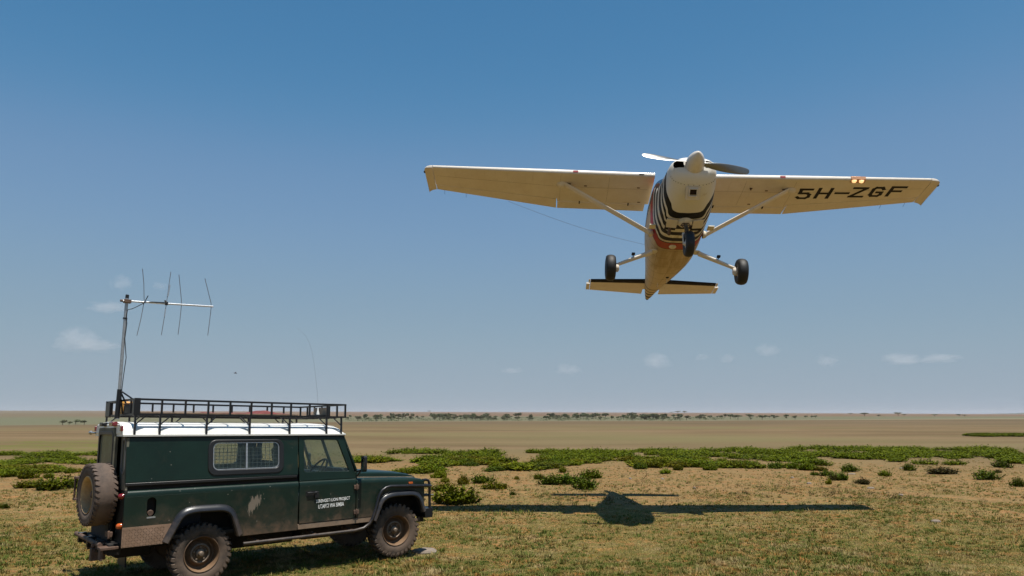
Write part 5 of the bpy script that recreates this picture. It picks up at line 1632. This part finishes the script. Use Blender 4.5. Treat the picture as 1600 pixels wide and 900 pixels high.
# light green low strip far right
for _ in range(150):
    px = random.uniform(1512, 1650); py = random.uniform(679.6, 682.2)
    g = at(px, py); me = SHM['shrub_yellow'][0]
    co = np.empty(len(me.vertices)*3, np.float32); me.vertices.foreach_get('co', co); co = co.reshape(-1, 3)[:200*4]
    v = co*np.array([2.2, 1.6, .34]) + (g.x, g.y, float(ground_z(g.x, g.y)))
    far_v.append(v); far_f.append(np.arange(800).reshape(-1, 4)+base); base += 800
o = bpy.data.objects.new('undergrowth', np_mesh('undergrowth', np.concatenate(far_v), np.concatenate(far_f), M['shrub']))
COL.objects.link(o); tag(o, 'mass of low green plants forming the far side of the green band', kind='stuff')

# short grass over the near ground
def grass_field(name, n, y0, y1, hmin, hmax, wmin, wmax, thr, seed, m):
    r = np.random.default_rng(seed)
    # even density on screen rather than on the ground
    d = 1/(r.uniform(1/y1, 1/y0, n))
    x = r.uniform(-.76, .76, n)*d
    q = fbm2(x*1.1, d*1.1, 21, 4)
    thr = thr + np.interp(d, [15.5, 20, 34], [0, .34, .50])
    keep = q > r.uniform(thr-.25, thr+.25, n)
    x, d = x[keep], d[keep]; n = len(x)
    z = ground_z(x, d)
    a = r.uniform(0, 2*pi, n); h = r.uniform(hmin, hmax, n); wd = r.uniform(wmin, wmax, n)*np.clip(d/16, .7, 2)
    lean = r.uniform(.3, 2.4, n)*h; la = r.uniform(0, 2*pi, n)
    sx, sy = np.cos(a)*wd, np.sin(a)*wd
    lx, ly = np.cos(la)*lean, np.sin(la)*lean
    V = np.empty((n, 3, 3), np.float32)
    V[:, 0] = np.stack([x-sx, d-sy, z-.005], -1)
    V[:, 1] = np.stack([x+sx, d+sy, z-.005], -1)
    V[:, 2] = np.stack([x+lx, d+ly, z+h], -1)
    F = np.arange(n*3).reshape(-1, 3)
    o = bpy.data.objects.new(name, np_mesh(name, V.reshape(-1, 3), F, m, 3)); COL.objects.link(o)
    return o
tag(grass_field('grass', 900000, 8.5, 34, .008, .026, .0035, .0080, .24, 31, M['grass']), 'short green and straw coloured grass over the near plain', kind='stuff')
# sparse dry tufts further out, each a few stiff blades
def tufts(name, n, y0, y1, seed, m):
    r = np.random.default_rng(seed)
    d = 1/(r.uniform(1/y1, 1/y0, n)); x = r.uniform(-.74, .74, n)*d
    q = fbm2(x*.9, d*.7, 77, 4)
    k = q > r.uniform(.25, .75, n); x, d = x[k], d[k]; n = len(x)
    nb = 9
    sz = r.uniform(.03, .085, n)*r.uniform(.5, 1.2, n)
    a = r.uniform(0, 2*pi, (n, nb)); f = r.uniform(.2, 1.0, (n, nb))
    bx = x[:, None]+np.cos(a)*f*sz[:, None]*.8; by = d[:, None]+np.sin(a)*f*sz[:, None]*.8
    bz = ground_z(bx, by); h = sz[:, None]*r.uniform(.4, 1.0, (n, nb)); wd = r.uniform(.006, .014, (n, nb))
    ta = a+pi/2
    V = np.empty((n, nb, 3, 3), np.float32)
    V[:, :, 0] = np.stack([bx-np.cos(ta)*wd, by-np.sin(ta)*wd, bz-.004], -1)
    V[:, :, 1] = np.stack([bx+np.cos(ta)*wd, by+np.sin(ta)*wd, bz-.004], -1)
    V[:, :, 2] = np.stack([bx+np.cos(a)*h*.8, by+np.sin(a)*h*.8, bz+h], -1)
    o = bpy.data.objects.new(name, np_mesh(name, V.reshape(-1, 3), np.arange(n*nb*3).reshape(-1, 3), m, 3)); COL.objects.link(o)
    return o
tag(tufts('grass', 42000, 9, 46, 41, M['grass']), 'scattered low tufts of dry grass on the tan soil', kind='stuff')
# scattered small weeds
wv, wf, base = [], [], 0
r = np.random.default_rng(5)
for k in range(330):
    if k < 110: px, py = r.uniform(1140, 1420), r.uniform(758, 786)
    elif k < 200: px, py = r.uniform(780, 1140), r.uniform(740, 790)
    else: px, py = r.uniform(600, 1620), r.uniform(742, 800)
    g = at(px, py); me = SHM['shrub_dark'][k % 4]
    co = np.empty(len(me.vertices)*3, np.float32); me.vertices.foreach_get('co', co); co = co.reshape(-1, 3)
    idx = r.choice(len(co)//4, 40, replace=False)
    co = co.reshape(-1, 4, 3)[idx].reshape(-1, 3)
    s_ = r.uniform(.10, .26)
    wv.append(co*np.array([s_, s_, s_*r.uniform(.5, .9)])+(g.x, g.y, float(ground_z(g.x, g.y)))); wf.append(np.arange(160).reshape(-1, 4)+base); base += 160
o = bpy.data.objects.new('weeds', np_mesh('weeds', np.concatenate(wv), np.concatenate(wf), M['shrub_brown'])); COL.objects.link(o)
tag(o, 'sparse small dark weeds dotted over the dry grass', kind='stuff')

# stones
M['stone'] = mat('pale_stone', (.25, .20, .155), .9, var=.2, scale=18, bump=.5, bscale=40)
def stone(px, py, wpx, dpt, hgt, seed, lab, name='stone'):
    g = at(px, py); d = g.length; wd = wpx*d/F_PX
    r = random.Random(seed); b = MB(); n = 14
    rad = [1+r.uniform(-.16, .16) for _ in range(n)]
    rings = []
    for f, z in ((1.0, -.03), (1.03, hgt*.35), (.90, hgt*.8), (.70, hgt*1.05), (.35, hgt*1.18)):
        rings.append([(wd/2*f*rad[k]*cos(2*pi*k/n), dpt/2*f*rad[(k*3) % n]*sin(2*pi*k/n), z+r.uniform(-.10, .10)*hgt) for k in range(n)])
    b.loft(rings)
    o = b.build(name, M['stone'], smooth=35)
    o.location = (g.x, g.y, float(ground_z(g.x, g.y)))
    tag(o, lab, 'stone')
stone(664, 864, 36, .34, .055, 3, 'pale flat stone lying against the front wheel')
for k, (px, py, wp, lab) in enumerate(((1331, 741, 12, 'white stone in front of the dark rounded shrub'), (1361, 763, 13, 'white stone beside the withered spiky shrub'), (1462, 817, 15, 'grey white flat stone on green grass at the right'),
        (1238, 747, 6, 'small white stone left of the three shrubs in a row'), (1264, 756, 8, 'white stone below the three shrubs in a row'), (1408, 776, 8, 'small white stone above the end of the wing shadow'),
        (1085, 763, 5, 'tiny white stone on dry soil above the tail shadow tip'), (1035, 749, 6, 'tiny white stone right of the bare gap'), (1408, 732, 7, 'small white stone beside the dark round shrub'), (985, 749, 6, 'small pale stone on bare soil above the tail shadow'))):
    stone(px, py, wp*.8, .13, .04, 20+k, lab)

# trees along the far drainage line: crown and trunk meshes shared between copies
def crown_mesh(seed, flat):
    r = np.random.default_rng(seed); V, F = [], []
    lobes = [(r.uniform(-.38, .38), r.uniform(-.38, .38), r.uniform(.62, .85), r.uniform(.16, .30)) for _ in range(7)]
    for _ in range(330):
        cx, cy, cz, cr = lobes[r.integers(7)]
        p = r.normal(size=3); p /= np.linalg.norm(p); p *= cr*r.uniform(.6, 1.0)
        c = np.array([cx, cy, cz]) + p*np.array([1.15, 1.15, flat])
        u = r.normal(size=3); u /= np.linalg.norm(u); v = np.cross(u, r.normal(size=3)); v /= np.linalg.norm(v)
        s_ = r.uniform(.045, .085); o = len(V)
        V += [c-u*s_, c+v*s_, c+u*s_, c-v*s_]; F.append((o, o+1, o+2, o+3))
    return np_mesh('crown', np.array(V), np.array(F), M['tree_leaf'])
def trunk_mesh(seed):
    r = random.Random(seed); b = MB()
    b.tube([(0, 0, -.05), (.01, 0, .25), (.02, .01, .5)], [.045, .035, .025], 7)
    for k in range(4):
        a = k*1.6+r.uniform(0, .6)
        b.tube([(.015, .005, .32+.04*k), (.14*cos(a), .14*sin(a), .52), (.28*cos(a), .28*sin(a), .68)], [.022, .016, .008], 5)
    o = b.build('trunk', M['bark'], smooth=60); me = o.data
    bpy.data.objects.remove(o)
    return me
CM = [crown_mesh(200+i, f) for i, f in enumerate((.95, 1.0, .8, .38, 1.1))]
TM = [trunk_mesh(i) for i in range(3)]
def far_tree(px, dist, hgt, wd, label, group, k=None):
    az = (px-800)/F_PX
    y = dist/sqrt(1+az*az); x = az*y
    e = empty('tree', None, (x, y, float(terrain(x, y))-.05))
    e.scale = (wd, wd, hgt); e.rotation_euler = (0, 0, random.uniform(0, 6.28))
    tag(e, label, 'tree', group)
    for nm, me in (('crown', CM[random.randrange(5) if k is None else k]), ('trunk', random.choice(TM))):
        o = bpy.data.objects.new(nm, me); COL.objects.link(o); o.parent = e
LT = 'small dark bushy tree in the far tree line along the edge of the plain'
for i in range(330):
    px = 545 + 560*RNG.uniform()**.9 if i < 300 else RNG.uniform(1085, 1240)
    dens = .5+.5*sin(px*.045)+.4*sin(px*.11+1)
    if i < 300 and RNG.uniform() > .45+dens*.5: continue
    dist = RNG.uniform(790, 1050)
    h = (2.8+4.2*RNG.uniform()**1.7)*(1 if px < 1050 else .8)
    far_tree(px, dist, h, h*RNG.uniform(.85, 1.45), LT, 'trees of the far tree line')
LONE = (
 (672, 5600, 12, 3, 'lone flat tree on the skyline above the left part of the tree line'), (1056, 4600, 15, 3, 'biggest flat crowned tree of the skyline clump left of centre right'), (1066, 4650, 13, 2, 'right tree of the dark skyline clump above the tree line end'), (1046, 4650, 9, 3, 'left low tree of the dark skyline clump above the tree line end'),
 (1344, 1500, 6.5, 3, 'dark single tree on the pale rise, tallest one below the port wing'), (1322, 2600, 6, 3, 'tiny flat tree on the skyline left of the tallest one below the port wing'), (1396, 1900, 7.5, 3, 'flat topped tree on the pale rise below the registration letters'), (1405, 1700, 4, 3, 'low wide tree right beside the flat topped one below the registration letters'),
 (1452, 1350, 4, 3, 'low wide dark tree alone on the pale rise under the port wing tip'), (1365, 1300, 2.8, 2, 'tiny bush-like tree right of the tallest single tree'), (1490, 1500, 3.5, 2, 'left of the two tiny trees on the rise at the far right'), (1498, 1350, 3, 3, 'right of the two tiny trees on the rise at the far right'),
 (1252, 1000, 2.6, 2, 'left of three tiny round trees in a row past the tree line end'), (1262, 1000, 2.4, 2, 'middle of three tiny round trees in a row past the tree line end'), (1268, 1000, 2.8, 2, 'right of three tiny round trees in a row past the tree line end'), (1197, 1000, 2.8, 0, 'left of two separate small trees at the thin end of the tree line'), (1208, 1000, 2.6, 2, 'right of two separate small trees at the thin end of the tree line'))
for px, dist, h, k, lab in LONE:
    far_tree(px, dist, h, h*2.0, lab, 'single trees on the far rise', k)
# low scrub filling the tree line
sv, sf, base = [], [], 0
for k in range(700):
    px = 545+580*RNG.uniform(); dist = RNG.uniform(770, 1060)
    if RNG.uniform() > .75+.35*sin(px*.045): continue
    az = (px-800)/F_PX; y = dist/sqrt(1+az*az); x = az*y
    me = CM[k % 2]; n_ = 40
    co = np.empty(len(me.vertices)*3, np.float32); me.vertices.foreach_get('co', co); co = co.reshape(-1, 3)[:n_*4]
    q_ = RNG.uniform(1.5, 4.5)
    sv.append((co-np.array([0, 0, .4]))*np.array([q_*1.6, q_*1.6, RNG.uniform(1.2, 2.6)])+(x, y, float(terrain(x, y)))); sf.append(np.arange(n_*4).reshape(-1, 4)+base); base += n_*4
o = bpy.data.objects.new('undergrowth', np_mesh('undergrowth', np.concatenate(sv), np.concatenate(sf), M['tree_leaf'])); COL.objects.link(o)
tag(o, 'low grey green scrub between the trees of the far tree line', kind='stuff')
for px, h, lab in ((108, 4.6, 'left tree of the small dark clump behind the spare wheel at the horizon'), (118, 3.2, 'low spreading tree in the middle of the small clump at the left horizon'), (141, 4.2, 'right tree of the small dark clump, nearest the roof rack'), (128, 5.6, 'tallest tree behind the small dark clump at the left')):
    far_tree(px, 640 if px != 128 else 800, h*.72, h*1.25, lab, 'trees at the left horizon', 2)
# ================================================================== CLOUDS, BIRD, HAZE
def cloud_mat():
    m = bpy.data.materials.new('cloud_vapour'); m.use_nodes = True
    nd, ln = _links(m); nd.remove(nd['Principled BSDF'])
    out = nd['Material Output']
    pv = nd.new('ShaderNodeVolumePrincipled')
    pv.inputs['Color'].default_value = (.97, .97, .98, 1); pv.inputs['Anisotropy'].default_value = .2
    tc = nd.new('ShaderNodeTexCoord').outputs['Object']
    oi = nd.new('ShaderNodeObjectInfo')
    ad = nd.new('ShaderNodeVectorMath'); ad.operation = 'ADD'
    ln.new(tc, ad.inputs[0])
    rv = nd.new('ShaderNodeCombineXYZ')
    for i in range(3): ln.new(math_n(nd, ln, 'MULTIPLY', oi.outputs['Random'], 37.0+i*11), rv.inputs[i])
    ln.new(rv.outputs[0], ad.inputs[1])
    le = nd.new('ShaderNodeVectorMath'); le.operation = 'LENGTH'; ln.new(tc, le.inputs[0])
    n = noise(nd, ln, ad.outputs[0], 1.5, 6, .62)
    s = math_n(nd, ln, 'SUBTRACT', math_n(nd, ln, 'MULTIPLY', n, 1.9), le.outputs['Value'])
    d = ramp(nd, ln, s, [(.12, 0.), (.55, 1.)])
    ln.new(math_n(nd, ln, 'MULTIPLY', d, .0012), pv.inputs['Density'])
    ln.new(pv.outputs[0], out.inputs['Volume'])
    return m
M['cloud'] = cloud_mat()
def cloud_shape(px, py, wpx, hpx, lab, dens=1.0):
    D = 14000
    d = Matrix.Rotation(pi/2+PITCH, 3, 'X') @ Vector(((px-800)/F_PX, (450-py)/F_PX, -1))
    d = d*(D/d.y)
    b = bmesh.new(); bmesh.ops.create_icosphere(b, subdivisions=3, radius=1.0)
    me = bpy.data.meshes.new('cloud'); b.to_mesh(me); b.free(); me.materials.append(M['cloud'])
    o = bpy.data.objects.new('cloud', me); COL.objects.link(o)
    o.location = Vector((0, 0, CAM_H))+d
    k = d.length/F_PX
    o.scale = (wpx*k*.58, wpx*k*.40, hpx*k*.62)
    tag(o, lab, 'cloud')
for c in ((118, 530, 62, 34, 'larger white cloud, the left puff beside the aerial mast foot'), (150, 540, 66, 20, 'flat white tail of the larger cloud left of the aerial mast'), (190, 443, 32, 24, 'small white cloud above left of the aerial boom'),
          (170, 480, 62, 18, 'thin white cloud directly behind the aerial mast top'), (250, 447, 24, 12, 'faint small cloud between the aerial rods'), (888, 577, 40, 18, 'faint cloud low under the aircraft, leftmost of the row'),
          (1026, 564, 52, 24, 'brightest small cloud of the low row right of the tail'), (1096, 558, 22, 12, 'tiny faint cloud in the middle of the low row'), (1136, 560, 26, 13, 'tiny faint cloud right of the middle of the low row'),
          (1200, 547, 38, 20, 'small cloud set higher than the low row'), (1292, 564, 36, 19, 'faint cloud below the port wing in the low row'), (1408, 561, 62, 15, 'long flat cloud low at the right, its left half'), (1468, 560, 56, 13, 'long flat cloud low at the right, its right half'), (800, 579, 34, 12, 'faintest cloud left of the low row')):
    cloud_shape(*c)
# a bird far off
d = Matrix.Rotation(pi/2+PITCH, 3, 'X') @ Vector(((368-800)/F_PX, (450-583)/F_PX, -1)); d = d*(120/d.y)
bd = MB()
bd.loft([[(x, r_*cos(2*pi*k/8), r_*sin(2*pi*k/8)) for k in range(8)] for x, r_ in ((-.26, .01), (-.16, .05), (0, .075), (.14, .05), (.20, .03), (.26, .005))])
for s in (1, -1):
    bd.loft([[(x0, s*y, z+.01), (x1, s*y, z+.004), (x1, s*y, z-.004), (x0, s*y, z-.01)] for x0, x1, y, z in ((.09, -.09, .03, .02), (.11, -.07, .25, .10), (.02, -.06, .52, .06))])
bd.box((-.36, -.05, -.004), (-.22, .05, .004))
M['bird'] = mat('dark_feathers', (.03, .027, .025), .8)
o = bd.build('bird', M['bird'], smooth=50); o.location = Vector((0, 0, CAM_H))+d; o.rotation_euler = (.25, .1, .35)
tag(o, 'dark bird gliding far off above the roof rack', 'bird')

HAZE = 1
if HAZE:
    hz = MB().box((-9300, -9300, -12.0), (9300, 9300, 46.0))
    m = bpy.data.materials.new('haze_air'); m.use_nodes = True
    nd, ln = _links(m); nd.remove(nd['Principled BSDF'])
    pv = nd.new('ShaderNodeVolumePrincipled')
    pv.inputs['Color'].default_value = (.93, .95, 1.0, 1); pv.inputs['Density'].default_value = 4.0e-5
    pv.inputs['Anisotropy'].default_value = .1
    ln.new(pv.outputs[0], nd['Material Output'].inputs['Volume'])
    tag(hz.build('haze', m), 'thin dusty haze over the plain', kind='stuff')
